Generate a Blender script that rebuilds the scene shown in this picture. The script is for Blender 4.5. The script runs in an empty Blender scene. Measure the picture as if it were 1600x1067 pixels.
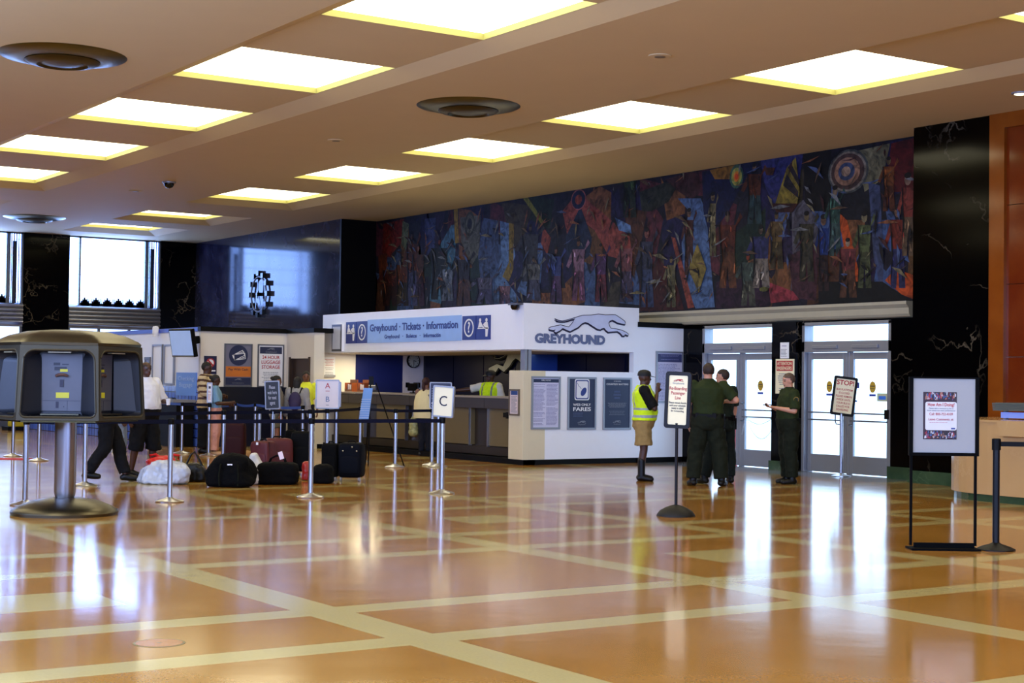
import bpy, bmesh, math, random
from mathutils import Vector, Matrix, noise
from mathutils.geometry import tessellate_polygon
random.seed(7)
S = bpy.context.scene
COL = S.collection
PI = math.pi
# ------------------------------------------------------------------ camera
F_PX, YAW, PITCH, ROLL, CAM_H = 2452.84, 0.590692895, 0.0250224792, 0.0128205604, 1.55
cy, sy, cp, sp = math.cos(YAW), math.sin(YAW), math.cos(PITCH), math.sin(PITCH)
FW = Vector((sy*cp, cy*cp, sp)); _r = Vector((cy, -sy, 0)); _u = _r.cross(FW)
RT = math.cos(ROLL)*_r + math.sin(ROLL)*_u
UP = -math.sin(ROLL)*_r + math.cos(ROLL)*_u
C0 = Vector((0, 0, CAM_H))
cd = bpy.data.cameras.new('camera'); cam = bpy.data.objects.new('camera', cd); COL.objects.link(cam)
cam.matrix_world = Matrix(((RT.x, UP.x, -FW.x, 0), (RT.y, UP.y, -FW.y, 0), (RT.z, UP.z, -FW.z, CAM_H), (0, 0, 0, 1)))
cd.sensor_width = 36; cd.lens = F_PX*36/1600; cd.clip_end = 300
S.camera = cam
# ------------------------------------------------------------------ view and light
S.view_settings.view_transform = 'Standard'; S.view_settings.look = 'None'
S.view_settings.exposure = 0.0; S.view_settings.gamma = 1; S.view_settings.use_curve_mapping = False
W = bpy.data.worlds.new('world'); S.world = W; W.use_nodes = True
bg = W.node_tree.nodes['Background']
bg.inputs[0].default_value = (0.50, 0.70, 1.0, 1); bg.inputs[1].default_value = 4.6

def area(name, loc, rot, sx, sy_, power, color):
    l = bpy.data.lights.new(name, 'AREA'); l.shape = 'RECTANGLE'; l.size = sx; l.size_y = sy_
    l.energy = power; l.color = color
    o = bpy.data.objects.new(name, l); o.location = loc; o.rotation_euler = rot; COL.objects.link(o)
    o['kind'] = 'structure'
    return o
# lamps added for bluish daylight from unseen windows left of and behind the camera
area('added_daylight_left', (-1.2, 9, 3.4), (0, math.radians(-90), 0), 3.0, 23.0, 3200, (0.36, 0.52, 1.0))
area('added_daylight_behind', (7, -3.3, 3.0), (math.radians(90), 0, 0), 12.0, 3.4, 1250, (0.36, 0.52, 1.0))
PANEL_STRENGTH = 5.2
WINDOW_STRENGTH = 14.0

# ------------------------------------------------------------------ pixel -> place helpers (1600 x 1067)
def ray(x, y): return FW*F_PX + (x-800)*RT - (y-533.5)*UP
def G(x, y, z=0.0): d = ray(x, y); return C0 + d*((z-CAM_H)/d.z)
def onX(x, y, X): d = ray(x, y); return C0 + d*(X/d.x)
def onY(x, y, Y): d = ray(x, y); return C0 + d*(Y/d.y)
def atz(px, py, base):      # height of image row py on the upright line at base
    n = Vector((FW.x, FW.y, 0)); d = ray(px, py); return (C0 + d*((Vector(base)-C0).dot(n)/d.dot(n))).z
HD = math.degrees(PI/2-YAW)   # heading that looks away from the camera

# ------------------------------------------------------------------ materials
def lin(c):
    out = []
    for v in c:
        v /= 255.0
        out.append(v/12.92 if v <= .04045 else ((v+.055)/1.055)**2.4)
    return out
MATS = {}
def mat(name, rgb, rough=.5, metal=0, spec=.5, var=.08, scale=6, bump=0, emit=None, estr=0, coat=0, trans=0, aniso=None):
    if name in MATS: return MATS[name]
    m = bpy.data.materials.new(name); m.use_nodes = True; N = m.node_tree.nodes; L = m.node_tree.links
    b = N['Principled BSDF']; c = lin(rgb)
    tc = N.new('ShaderNodeTexCoord'); nz = N.new('ShaderNodeTexNoise'); nz.inputs['Scale'].default_value = scale
    nz.inputs['Detail'].default_value = 4
    L.new(tc.outputs['Object'], nz.inputs['Vector'])
    mr = N.new('ShaderNodeMapRange'); mr.inputs['To Min'].default_value = 1-var; mr.inputs['To Max'].default_value = 1+var
    L.new(nz.outputs['Fac'], mr.inputs['Value'])
    mx = N.new('ShaderNodeVectorMath'); mx.operation = 'SCALE'; mx.inputs[0].default_value = c
    L.new(mr.outputs[0], mx.inputs['Scale']); L.new(mx.outputs[0], b.inputs['Base Color'])
    b.inputs['Roughness'].default_value = rough; b.inputs['Metallic'].default_value = metal
    b.inputs['Specular IOR Level'].default_value = spec
    if coat: b.inputs['Coat Weight'].default_value = coat; b.inputs['Coat Roughness'].default_value = .05
    if trans: b.inputs['Transmission Weight'].default_value = trans
    if bump:
        bp = N.new('ShaderNodeBump'); bp.inputs['Strength'].default_value = bump; bp.inputs['Distance'].default_value = .02
        L.new(nz.outputs['Fac'], bp.inputs['Height']); L.new(bp.outputs[0], b.inputs['Normal'])
    if emit:
        b.inputs['Emission Color'].default_value = (*emit, 1); b.inputs['Emission Strength'].default_value = estr
    MATS[name] = m; return m

def nd(N, t, **k):
    n = N.new(t)
    for a, v in k.items(): setattr(n, a, v)
    return n
def marble(name, base, vein, rough=.1, scale=.55, width=.012, amount=1.0, cloud=0.0):
    m = bpy.data.materials.new(name); m.use_nodes = True; N = m.node_tree.nodes; L = m.node_tree.links
    b = N['Principled BSDF']; tc = N.new('ShaderNodeTexCoord')
    n1 = N.new('ShaderNodeTexNoise'); n1.inputs['Scale'].default_value = 1.4; n1.inputs['Detail'].default_value = 6
    L.new(tc.outputs['Object'], n1.inputs['Vector'])
    sc = nd(N, 'ShaderNodeVectorMath', operation='SCALE'); sc.inputs['Scale'].default_value = 1.6
    L.new(n1.outputs['Color'], sc.inputs[0])
    ad = nd(N, 'ShaderNodeVectorMath', operation='ADD'); L.new(tc.outputs['Object'], ad.inputs[0]); L.new(sc.outputs[0], ad.inputs[1])
    v = nd(N, 'ShaderNodeTexVoronoi', feature='DISTANCE_TO_EDGE'); v.inputs['Scale'].default_value = scale*2
    L.new(ad.outputs[0], v.inputs['Vector'])
    r = N.new('ShaderNodeMapRange'); r.inputs['From Min'].default_value = 0; r.inputs['From Max'].default_value = width
    r.inputs['To Min'].default_value = 1; r.inputs['To Max'].default_value = 0
    L.new(v.outputs['Distance'], r.inputs['Value'])
    n2 = N.new('ShaderNodeTexNoise'); n2.inputs['Scale'].default_value = .9; n2.inputs['Detail'].default_value = 3
    L.new(tc.outputs['Object'], n2.inputs['Vector'])
    r2 = N.new('ShaderNodeMapRange'); r2.inputs['From Min'].default_value = .5; r2.inputs['From Max'].default_value = .68
    L.new(n2.outputs['Fac'], r2.inputs['Value'])
    mu = nd(N, 'ShaderNodeMath', operation='MULTIPLY'); L.new(r.outputs[0], mu.inputs[0]); L.new(r2.outputs[0], mu.inputs[1])
    mu2 = nd(N, 'ShaderNodeMath', operation='MULTIPLY'); L.new(mu.outputs[0], mu2.inputs[0]); mu2.inputs[1].default_value = amount
    mc = nd(N, 'ShaderNodeMix', data_type='RGBA'); mc.inputs[6].default_value = (*lin(base), 1); mc.inputs[7].default_value = (*lin(vein), 1)
    L.new(mu2.outputs[0], mc.inputs[0])
    out = mc.outputs[2]
    if cloud:
        mc2 = nd(N, 'ShaderNodeMix', data_type='RGBA'); L.new(out, mc2.inputs[6]); mc2.inputs[7].default_value = (*lin(vein), 1)
        n3 = N.new('ShaderNodeTexNoise'); n3.inputs['Scale'].default_value = 2.2; n3.inputs['Detail'].default_value = 8
        L.new(tc.outputs['Object'], n3.inputs['Vector'])
        r3 = N.new('ShaderNodeMapRange'); r3.inputs['From Min'].default_value = .4; r3.inputs['From Max'].default_value = .8; r3.inputs['To Max'].default_value = cloud
        L.new(n3.outputs['Fac'], r3.inputs['Value']); L.new(r3.outputs[0], mc2.inputs[0]); out = mc2.outputs[2]
    L.new(out, b.inputs['Base Color']); b.inputs['Roughness'].default_value = rough; b.inputs['Specular IOR Level'].default_value = .12 if name == 'black_marble' else (.3 if name == 'polished_dark_marble' else .5)
    MATS[name] = m; return m

def glow(name, rgb, strength, grid=None, base=(.8, .8, .8)):
    m = bpy.data.materials.new(name); m.use_nodes = True; N = m.node_tree.nodes; L = m.node_tree.links
    b = N['Principled BSDF']; b.inputs['Base Color'].default_value = (*base, 1); b.inputs['Roughness'].default_value = .4
    b.inputs['Emission Color'].default_value = (*rgb, 1); b.inputs['Emission Strength'].default_value = strength
    if grid:   # faint grid of a prismatic diffuser / glass blocks
        tc = N.new('ShaderNodeTexCoord'); sx = N.new('ShaderNodeSeparateXYZ'); L.new(tc.outputs['Object'], sx.inputs[0])
        outs = []
        for ax in grid[1]:
            mm = nd(N, 'ShaderNodeMath', operation='FLOORED_MODULO'); L.new(sx.outputs[ax], mm.inputs[0]); mm.inputs[1].default_value = grid[0]
            g = nd(N, 'ShaderNodeMath', operation='LESS_THAN'); L.new(mm.outputs[0], g.inputs[0]); g.inputs[1].default_value = grid[0]*grid[3]
            outs.append(g.outputs[0])
        mx = nd(N, 'ShaderNodeMath', operation='MAXIMUM'); L.new(outs[0], mx.inputs[0]); L.new(outs[1], mx.inputs[1])
        mr = N.new('ShaderNodeMapRange'); mr.inputs['To Min'].default_value = strength; mr.inputs['To Max'].default_value = strength*grid[2]
        L.new(mx.outputs[0], mr.inputs['Value']); L.new(mr.outputs[0], b.inputs['Emission Strength'])
    MATS[name] = m; return m

cream = mat('cream_paint', (226, 218, 204), .55, var=.03)
plaster = mat('ceiling_plaster', (196, 170, 124), .75, var=.03, scale=2)
white = mat('white_laminate', (240, 242, 250), .35, var=.02)
cream_lam = mat('cream_laminate', (220, 208, 176), .4, var=.03)
black = mat('black_trim', (5, 5, 6), .5, spec=.15, var=.1)
black_g = mat('black_gloss', (4, 4, 5), .2)
black_fab = mat('black_fabric', (6, 6, 7), .85, spec=.1, var=.2, scale=30, bump=.3)
navy_fab = mat('navy_fabric', (8, 12, 26), .8, spec=.25, var=.2, scale=30, bump=.3)
chrome = mat('brushed_steel', (190, 190, 196), .28, 1, var=.05, scale=3)
steel_d = mat('warm_steel', (96, 88, 60), .3, 1, var=.1, scale=3)
alu = mat('aluminium_frame', (150, 152, 160), .4, .6, var=.04)
alu_d = mat('grey_metal', (104, 106, 114), .42, .5, var=.05)
navy = mat('navy_paint', (10, 22, 84), .45, var=.08)
navy_d = mat('dark_navy_paint', (6, 8, 30), .3, var=.1)
blue = mat('sign_blue', (34, 50, 128), .4, var=.03)
paper = mat('paper', (232, 232, 236), .6, var=.02)
cream_paper = mat('cream_paper', (236, 226, 190), .6, var=.02)
ink = mat('dark_ink', (40, 40, 60), .6)
red_ink = mat('red_ink', (176, 36, 44), .6)
blue_ink = mat('blue_ink', (70, 110, 160), .6)
grey_ink = mat('grey_ink', (120, 124, 138), .6)
orange = mat('orange_print', (196, 110, 36), .5)
yellow = mat('yellow_print', (226, 206, 40), .5)
belt_m = mat('belt_webbing', (4, 8, 34), .7, spec=.15, var=.15, scale=40)
belt_b = mat('blue_webbing', (28, 66, 150), .55, var=.15, scale=40)
lip_m = mat('yellowed_reveal', (158, 152, 84), .5, var=.03)
counter_m = mat('counter_laminate', (112, 98, 66), .35, var=.06)
counter_t = mat('counter_band', (62, 56, 58), .35, var=.06)
brown = mat('brown_wood', (120, 58, 24), .4, var=.2)
green_m = marble('green_marble', (44, 66, 44), (100, 130, 90), .12, 1.5, .05, .6, .3)
desk_m = marble('tan_marble', (186, 148, 98), (210, 178, 130), .18, .8, .03, .4, .25)
orange_m = marble('orange_marble', (100, 36, 10), (126, 58, 18), .1, 1.0, .03, .5, .5)
orange_f = marble('orange_marble_border', (120, 58, 12), (146, 80, 24), .12, 1.0, .03, .5, .5)
black_m = marble('black_marble', (3, 2, 2), (104, 92, 74), .12, .5, .022, .8)
blue_m = marble('polished_dark_marble', (30, 29, 44), (90, 88, 110), .09, .6, .02, .8, .3)  # bluish base colour also carries the tone of reflected window light
def clear_glass():
    m = bpy.data.materials.new('clear_glass'); m.use_nodes = True; N = m.node_tree.nodes; L = m.node_tree.links
    N.remove(N['Principled BSDF']); t = N.new('ShaderNodeBsdfTransparent'); g = N.new('ShaderNodeBsdfGlossy'); g.inputs['Roughness'].default_value = .02
    t.inputs[0].default_value = (.93, .97, .98, 1)
    f = N.new('ShaderNodeFresnel'); f.inputs['IOR'].default_value = 1.45; x = N.new('ShaderNodeMixShader')
    ge = N.new('ShaderNodeNewGeometry'); iv = N.new('ShaderNodeMath'); iv.operation = 'SUBTRACT'; iv.inputs[0].default_value = 1; L.new(ge.outputs['Backfacing'], iv.inputs[1])
    mf = N.new('ShaderNodeMath'); mf.operation = 'MULTIPLY'; L.new(iv.outputs[0], mf.inputs[0]); L.new(f.outputs[0], mf.inputs[1]); L.new(mf.outputs[0], x.inputs[0]); L.new(t.outputs[0], x.inputs[1]); L.new(g.outputs[0], x.inputs[2]); L.new(x.outputs[0], N['Material Output'].inputs[0])
    return m
glass_m = clear_glass()
tile_b = None
red_m = mat('red_fabric', (78, 5, 12), .6, var=.15, scale=20)

# ------------------------------------------------------------------ mesh builder
class MB:
    def __init__(s): s.v = []; s.f = []; s.m = []
    def add(s, vs, fs, mi=0, M=None):
        o = len(s.v)
        s.v += [tuple(M @ Vector(v)) if M else tuple(v) for v in vs]
        s.f += [tuple(i+o for i in f) for f in fs]; s.m += [mi]*len(fs); return s
    def box(s, x0, x1, y0, y1, z0, z1, mi=0, M=None):
        return s.add([(x0,y0,z0),(x1,y0,z0),(x1,y1,z0),(x0,y1,z0),(x0,y0,z1),(x1,y0,z1),(x1,y1,z1),(x0,y1,z1)],
                     [(3,2,1,0),(4,5,6,7),(0,1,5,4),(1,2,6,5),(2,3,7,6),(3,0,4,7)], mi, M)
    def rings(s, R, mi=0, M=None, cap=True, closed=True):
        n = len(R[0]); vs = [p for r in R for p in r]; fs = []
        for k in range(len(R)-1):
            for i in range(n if closed else n-1):
                j = (i+1) % n; fs.append((k*n+i, k*n+j, (k+1)*n+j, (k+1)*n+i))
        if cap: fs.append(tuple(range(n))[::-1]); fs.append(tuple((len(R)-1)*n+i for i in range(n)))
        return s.add(vs, fs, mi, M)
    def lathe(s, prof, n=24, mi=0, M=None, c=(0,0,0)):
        return s.rings([[(c[0]+max(r,1e-4)*math.cos(2*PI*i/n), c[1]+max(r,1e-4)*math.sin(2*PI*i/n), c[2]+z) for i in range(n)] for r, z in prof], mi, M)
    def sphere(s, c, r, n=12, mi=0, M=None):
        if not hasattr(r, '__len__'): r = (r, r, r)
        R = []
        for k in range(n//2+1):
            a = -PI/2+PI*k/(n//2); q = max(math.cos(a), .02)
            R.append([(c[0]+r[0]*q*math.cos(2*PI*i/n), c[1]+r[1]*q*math.sin(2*PI*i/n), c[2]+r[2]*math.sin(a)) for i in range(n)])
        return s.rings(R, mi, M)
    def cone(s, p, q, r0, r1, n=12, mi=0):
        p = Vector(p); q = Vector(q); d = (q-p)
        if d.length < 1e-6: return s
        d.normalize(); a = d.orthogonal().normalized(); b = d.cross(a)
        return s.rings([[tuple(c+(a*math.cos(2*PI*i/n)+b*math.sin(2*PI*i/n))*r) for i in range(n)] for c, r in ((p, r0), (q, r1))], mi)
    def limb(s, pts, rs, n=12, mi=0):
        for i, (p, r) in enumerate(zip(pts, rs)):
            s.sphere(p, r, n, mi)
            if i: s.cone(pts[i-1], p, rs[i-1], r, n, mi)
        return s
    def tube(s, pts, r, n=8, mi=0):
        R = []; pts = [Vector(p) for p in pts]
        for i, p in enumerate(pts):
            d = (pts[min(i+1, len(pts)-1)]-pts[max(i-1, 0)]).normalized()
            ref = Vector((0, 0, 1)) if abs(d.z) < .95 else Vector((1, 0, 0))
            a = d.cross(ref).normalized(); b = a.cross(d)
            rr = r[i] if hasattr(r, '__len__') else r
            R.append([tuple(p+(a*math.cos(2*PI*k/n)+b*math.sin(2*PI*k/n))*rr) for k in range(n)])
        return s.rings(R, mi)
    def prism(s, poly, y0, y1, mi=0, M=None):       # poly in (x, z), extruded along y
        n = len(poly); vs = [(x, y0, z) for x, z in poly]+[(x, y1, z) for x, z in poly]
        tri = tessellate_polygon([[Vector((x, z, 0)) for x, z in poly]])
        fs = [tuple(t) for t in tri]+[tuple(i+n for i in t)[::-1] for t in tri]+[(i, (i+1) % n, n+(i+1) % n, n+i) for i in range(n)]
        return s.add(vs, fs, mi, M)
    def zprism(s, poly, z0, z1, mi=0):
        n = len(poly); vs = [(x, y, z0) for x, y in poly]+[(x, y, z1) for x, y in poly]
        tri = tessellate_polygon([[Vector((x, y, 0)) for x, y in poly]])
        fs = [tuple(t) for t in tri]+[tuple(i+n for i in t)[::-1] for t in tri]+[(i, (i+1) % n, n+(i+1) % n, n+i) for i in range(n)]
        return s.add(vs, fs, mi)
    def mesh(s, name):
        me = bpy.data.meshes.new(name); me.from_pydata(s.v, [], s.f)
        me.polygons.foreach_set('material_index', s.m)
        bm = bmesh.new(); bm.from_mesh(me); bmesh.ops.recalc_face_normals(bm, faces=bm.faces); bm.to_mesh(me); bm.free()
        return me
    def build(s, name, mats, parent=None, smooth=False, bevel=0, loc=None, rot=None):
        me = s.mesh(name)
        for m in (mats if isinstance(mats, (list, tuple)) else [mats]): me.materials.append(m)
        if smooth: me.polygons.foreach_set('use_smooth', [True]*len(me.polygons)); 
        o = bpy.data.objects.new(name, me); COL.objects.link(o)
        if smooth:
            try: me.set_sharp_from_angle(angle=math.radians(40))
            except Exception: pass
        if parent: o.parent = parent
        if loc is not None: o.location = loc
        if rot is not None: o.rotation_euler = rot
        if bevel:
            b = o.modifiers.new('bevel', 'BEVEL'); b.width = bevel; b.segments = 2; b.limit_method = 'ANGLE'
        return o
def rrect(w, h, r, n=5, cx=0, cz=0):
    P = []
    for sx, sz, a0 in ((1, 1, 0), (-1, 1, 90), (-1, -1, 180), (1, -1, 270)):
        for k in range(n+1):
            a = math.radians(a0+90*k/n); P.append((cx+sx*(w/2-r)+r*math.cos(a), cz+sz*(h/2-r)+r*math.sin(a)))
    return P
def ringframe(mb, outer, inner, y0, y1, mi=0):      # frame with a hole; both outlines same length
    n = len(outer); vs = [(x, y0, z) for x, z in outer]+[(x, y0, z) for x, z in inner]+[(x, y1, z) for x, z in outer]+[(x, y1, z) for x, z in inner]
    fs = []
    for i in range(n):
        j = (i+1) % n
        fs += [(i, j, n+j, n+i), (2*n+i, 3*n+i, 3*n+j, 2*n+j), (i, 2*n+i, 2*n+j, j), (n+i, n+j, 3*n+j, 3*n+i)]
    return mb.add(vs, fs, mi)

def tag(o, label=None, cat=None, group=None, kind=None):
    if label: o['label'] = label
    if cat: o['category'] = cat
    if group: o['group'] = group
    if kind: o['kind'] = kind
    return o
def empty(name, loc, rotz=0, label=None, cat=None, group=None):
    o = bpy.data.objects.new(name, None); COL.objects.link(o); o.location = loc
    o.rotation_euler = (0, 0, math.radians(rotz)); o.empty_display_size = .1
    return tag(o, label, cat, group)
def struct(name, mb, m, **k):
    o = mb.build(name, m, **k); o['kind'] = 'structure'; return o
def copy_tree(o, parent=None):
    c = o.copy(); COL.objects.link(c)
    if parent: c.parent = parent
    for ch in list(o.children): copy_tree(ch, c)
    return c
def evaluated_mesh(o, name):
    bpy.context.view_layer.update()
    dg = bpy.context.evaluated_depsgraph_get()
    me = bpy.data.meshes.new_from_object(o.evaluated_get(dg)); me.name = name
    return me
def text(parent, s, cx, cz, h, m, y=-.004, w=None, bold=0.0, name='lettering', spacing=1.0, align='CENTER'):
    c = bpy.data.curves.new('t', 'FONT'); c.body = s; c.size = h; c.align_x = align; c.align_y = 'CENTER'
    c.offset = bold*h; c.extrude = .001; c.space_line = spacing; c.resolution_u = 3
    o = bpy.data.objects.new('t', c); COL.objects.link(o)
    me = evaluated_mesh(o, name); bpy.data.objects.remove(o)
    xs = [v.co.x for v in me.vertices]
    k = 1.0
    if w and xs: k = w/(max(xs)-min(xs))
    for v in me.vertices:
        x, yy, z = v.co; v.co = (x*k+cx, y-z, yy+cz)
    me.materials.clear(); me.materials.append(m)
    q = bpy.data.objects.new(name, me); COL.objects.link(q); q.parent = parent
    return q
def bars(parent, x0, x1, z0, z1, n, m, y=-.004, seed=0, fill=.45, center=False, name='fine_print'):
    r = random.Random(seed); mb = MB(); st = (z1-z0)/n
    for i in range(n):
        if r.random() < .08: continue
        z = z1-(i+.5)*st; w = (x1-x0)*r.uniform(.7, 1)
        a = (x0+x1)/2-w/2 if center else x0
        x = a
        while x < a+w:
            ww = r.uniform(.03, .12)*(x1-x0)
            mb.box(x, min(x+ww, a+w), y-.001, y, z-st*fill/2, z+st*fill/2); x += ww+.02*(x1-x0)
    return mb.build(name, m, parent)

# ================================================================== THE SETTING
CZ = 5.71                      # ceiling
WALL_X, MURAL_X = 20.05, 20.05
# floor: terrazzo with inlaid pale strips
def floor_material():
    m = bpy.data.materials.new('terrazzo'); m.use_nodes = True; N = m.node_tree.nodes; L = m.node_tree.links
    b = N['Principled BSDF']; tc = N.new('ShaderNodeTexCoord'); sx = N.new('ShaderNodeSeparateXYZ'); L.new(tc.outputs['Object'], sx.inputs[0])
    def band(ax, start, width, period):
        a = nd(N, 'ShaderNodeMath', operation='SUBTRACT'); L.new(sx.outputs[ax], a.inputs[0]); a.inputs[1].default_value = start
        mo = nd(N, 'ShaderNodeMath', operation='FLOORED_MODULO'); L.new(a.outputs[0], mo.inputs[0]); mo.inputs[1].default_value = period
        g = nd(N, 'ShaderNodeMath', operation='LESS_THAN'); L.new(mo.outputs[0], g.inputs[0]); g.inputs[1].default_value = width
        return g.outputs[0]
    def comb(op, a, c):
        x = nd(N, 'ShaderNodeMath', operation=op); L.new(a, x.inputs[0]); L.new(c, x.inputs[1]); return x.outputs[0]
    s = comb('MAXIMUM', band(1, 7.96, .30, 4.03), band(1, 9.25, .30, 4.03))
    s = comb('MAXIMUM', s, band(0, 4.65, .33, 6.22)); s = comb('MAXIMUM', s, band(0, 7.99, .32, 6.22))
    p = comb('MULTIPLY', band(0, 9.14, .88, 6.22), band(1, 10.30, .82, 4.03))
    s = comb('MAXIMUM', s, p)
    n1 = N.new('ShaderNodeTexNoise'); n1.inputs['Scale'].default_value = .9; n1.inputs['Detail'].default_value = 5; L.new(tc.outputs['Object'], n1.inputs['Vector'])
    n2 = N.new('ShaderNodeTexNoise'); n2.inputs['Scale'].default_value = 60; n2.inputs['Detail'].default_value = 2; L.new(tc.outputs['Object'], n2.inputs['Vector'])
    r1 = N.new('ShaderNodeMapRange'); r1.inputs['From Min'].default_value = .3; r1.inputs['From Max'].default_value = .7; L.new(n1.outputs['Fac'], r1.inputs['Value'])
    c1 = nd(N, 'ShaderNodeMix', data_type='RGBA'); c1.inputs[6].default_value = (*lin((154, 105, 38)), 1); c1.inputs[7].default_value = (*lin((165, 116, 50)), 1); L.new(r1.outputs[0], c1.inputs[0])
    c2 = nd(N, 'ShaderNodeMix', data_type='RGBA'); L.new(s, c2.inputs[0]); L.new(c1.outputs[2], c2.inputs[6]); c2.inputs[7].default_value = (*lin((180, 160, 100)), 1)
    # grey strip at the doors
    g1 = nd(N, 'ShaderNodeMath', operation='GREATER_THAN'); L.new(sx.outputs[0], g1.inputs[0]); g1.inputs[1].default_value = 18.9
    g2 = nd(N, 'ShaderNodeMath', operation='GREATER_THAN'); L.new(sx.outputs[1], g2.inputs[0]); g2.inputs[1].default_value = 17.6
    g = comb('MULTIPLY', g1.outputs[0], g2.outputs[0])
    c3 = nd(N, 'ShaderNodeMix', data_type='RGBA'); L.new(g, c3.inputs[0]); L.new(c2.outputs[2], c3.inputs[6]); c3.inputs[7].default_value = (*lin((110, 112, 116)), 1)
    r2 = N.new('ShaderNodeMapRange'); r2.inputs['To Min'].default_value = .9; r2.inputs['To Max'].default_value = 1.1; L.new(n2.outputs['Fac'], r2.inputs['Value'])
    v = nd(N, 'ShaderNodeVectorMath', operation='SCALE'); L.new(c3.outputs[2], v.inputs[0]); L.new(r2.outputs[0], v.inputs['Scale'])
    L.new(v.outputs[0], b.inputs['Base Color'])
    r3 = N.new('ShaderNodeMapRange'); r3.inputs['To Min'].default_value = .07; r3.inputs['To Max'].default_value = .16; b.inputs['Specular IOR Level'].default_value = .42; L.new(n1.outputs['Fac'], r3.inputs['Value'])
    L.new(r3.outputs[0], b.inputs['Roughness'])
    bp = N.new('ShaderNodeBump'); bp.inputs['Strength'].default_value = .04; bp.inputs['Distance'].default_value = .02
    n4 = N.new('ShaderNodeTexNoise'); n4.inputs['Scale'].default_value = 2.5; L.new(tc.outputs['Object'], n4.inputs['Vector'])
    L.new(n4.outputs['Fac'], bp.inputs['Height']); L.new(bp.outputs[0], b.inputs['Normal'])
    return m
struct('floor', MB().box(-1.5, 21.5, -4, 47, -.2, 0), floor_material())
struct('trim_1', MB().lathe([(.0, .0), (.15, .0), (.15, .0015), (0, .0015)], 32, c=(3.42, 8.74, 0)).lathe([(.135, .0016), (.135, .002), (0, .002)], 32, 1, c=(3.42, 8.74, 0)).lathe([(.015, .002), (.015, .0025), (0, .0025)], 12, 0, c=(3.42, 8.74, 0)),
       [mat('floor_socket_ring', (110, 96, 50), .3), mat('floor_socket', (176, 120, 70), .2)])

# ceiling with raised coffers
holes = [(7.98, 10.94, -3, 35.40), (14.30, 17.12, -3, 35.40), (14.30, 17.12, 37.80, 40.52), (14.30, 17.12, 41.95, 44.66), (7.98, 10.94, 37.80, 40.52), (7.98, 10.94, 41.95, 44.66), (1.76, 4.72, -3, 35.4), (1.76, 4.72, 37.8, 40.52)]
def grid_plane(mb, x0, x1, y0, y1, z, hs, t=.02):
    xs = sorted({x0, x1, *[h[0] for h in hs], *[h[1] for h in hs]}); ys = sorted({y0, y1, *[h[2] for h in hs], *[h[3] for h in hs]})
    xs = [x for x in xs if x0 <= x <= x1]; ys = [y for y in ys if y0 <= y <= y1]
    for a, b in zip(xs, xs[1:]):
        for c, d in zip(ys, ys[1:]):
            mx, my = (a+b)/2, (c+d)/2
            if any(h[0] < mx < h[1] and h[2] < my < h[3] for h in hs): continue
            mb.add([(a, c, z), (b, c, z), (b, d, z), (a, d, z)], [(3, 2, 1, 0)])
cm = MB(); grid_plane(cm, -1.5, 21.5, -4, 47, CZ, holes)
IN = .33; CZ2 = CZ+.12; LIP = .08
light_boxes = []
for h in holes:
    o = [(h[0], h[2]), (h[1], h[2]), (h[1], h[3]), (h[0], h[3])]; i = [(h[0]+IN, h[2]+IN), (h[1]-IN, h[2]+IN), (h[1]-IN, h[3]-IN), (h[0]+IN, h[3]-IN)]
    cm.add([(*p, CZ) for p in o]+[(*p, CZ2) for p in i], [(k, (k+1) % 4, 4+(k+1) % 4, 4+k) for k in range(4)])
    if h[3]-h[2] > 10: ls = [(y-2.41, y) for y in (35.05, 30.42, 25.80, 21.18, 16.55, 11.92, 7.3, 2.7)]
    else: ls = [(h[2]+IN, h[3]-IN)]
    hh = [(h[0]+IN, h[1]-IN, a, b) for a, b in ls]; light_boxes += hh
    grid_plane(cm, h[0]+IN, h[1]-IN, h[2]+IN, h[3]-IN, CZ2, hh)
cm.box(-1.6, 21.6, -4.1, 47.1, CZ+.5, CZ+.6)
for s in ((-1.6, -1.5, -4, 47), (21.5, 21.6, -4, 47)): cm.box(*s, CZ, CZ+.5)
for s in ((-4.1, -4), (47, 47.1)): cm.box(-1.5, 21.5, *s, CZ, CZ+.5)
struct('ceiling', cm, plaster)
panel_m = glow('diffuser_panel', (.98, .90, .59), PANEL_STRENGTH, (.3, (0, 1), .82, .05))
LN = ['ceiling light panel']
used = 0
for k, (x0, x1, y0, y1) in enumerate(light_boxes):
    row = 'mural side row' if x0 > 14 else ('middle row' if x0 > 7 else 'outer row')
    single = y0 > 36
    if x0 < 7 and y0 > 36: pass
    order = sorted({round(b[2], 2) for b in light_boxes if abs(b[0]-x0) < .1}); n = order.index(round(y0, 2))
    far = len(order)-1-n
    words = ['farthest', 'second farthest', 'third farthest', 'fourth farthest', 'fifth farthest', 'sixth farthest', 'seventh farthest', 'eighth farthest', 'ninth farthest', 'tenth farthest'][far]
    lab = f'glowing square ceiling light with yellow rim, {words} of the {row}'
    e = empty('ceiling_light', ((x0+x1)/2, (y0+y1)/2, CZ2), 0, lab, 'ceiling light', 'recessed ceiling lights')
    a, b = (x1-x0)/2, (y1-y0)/2
    m = MB()
    for c in ((-a, -a+.012, -b, b), (a-.012, a, -b, b)): m.box(*c, 0, LIP+.01)
    for c in ((-b, -b+.012), (b-.012, b)): m.box(-a+.012, a-.012, *c, 0, LIP+.01)
    m.build('reveal', lip_m, e)
    MB().box(-a+.012, a-.012, -b+.012, b-.012, LIP, LIP+.02).build('diffuser', panel_m, e)

# walls ---------------------------------------------------------
struct('wall_back', MB().box(-1.6, 21.6, -4.2, -4.0, 0, CZ+.4), black_m)
struct('wall_left', MB().box(-1.7, -1.5, -4, 47, 0, CZ+.4), black_m)
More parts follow.
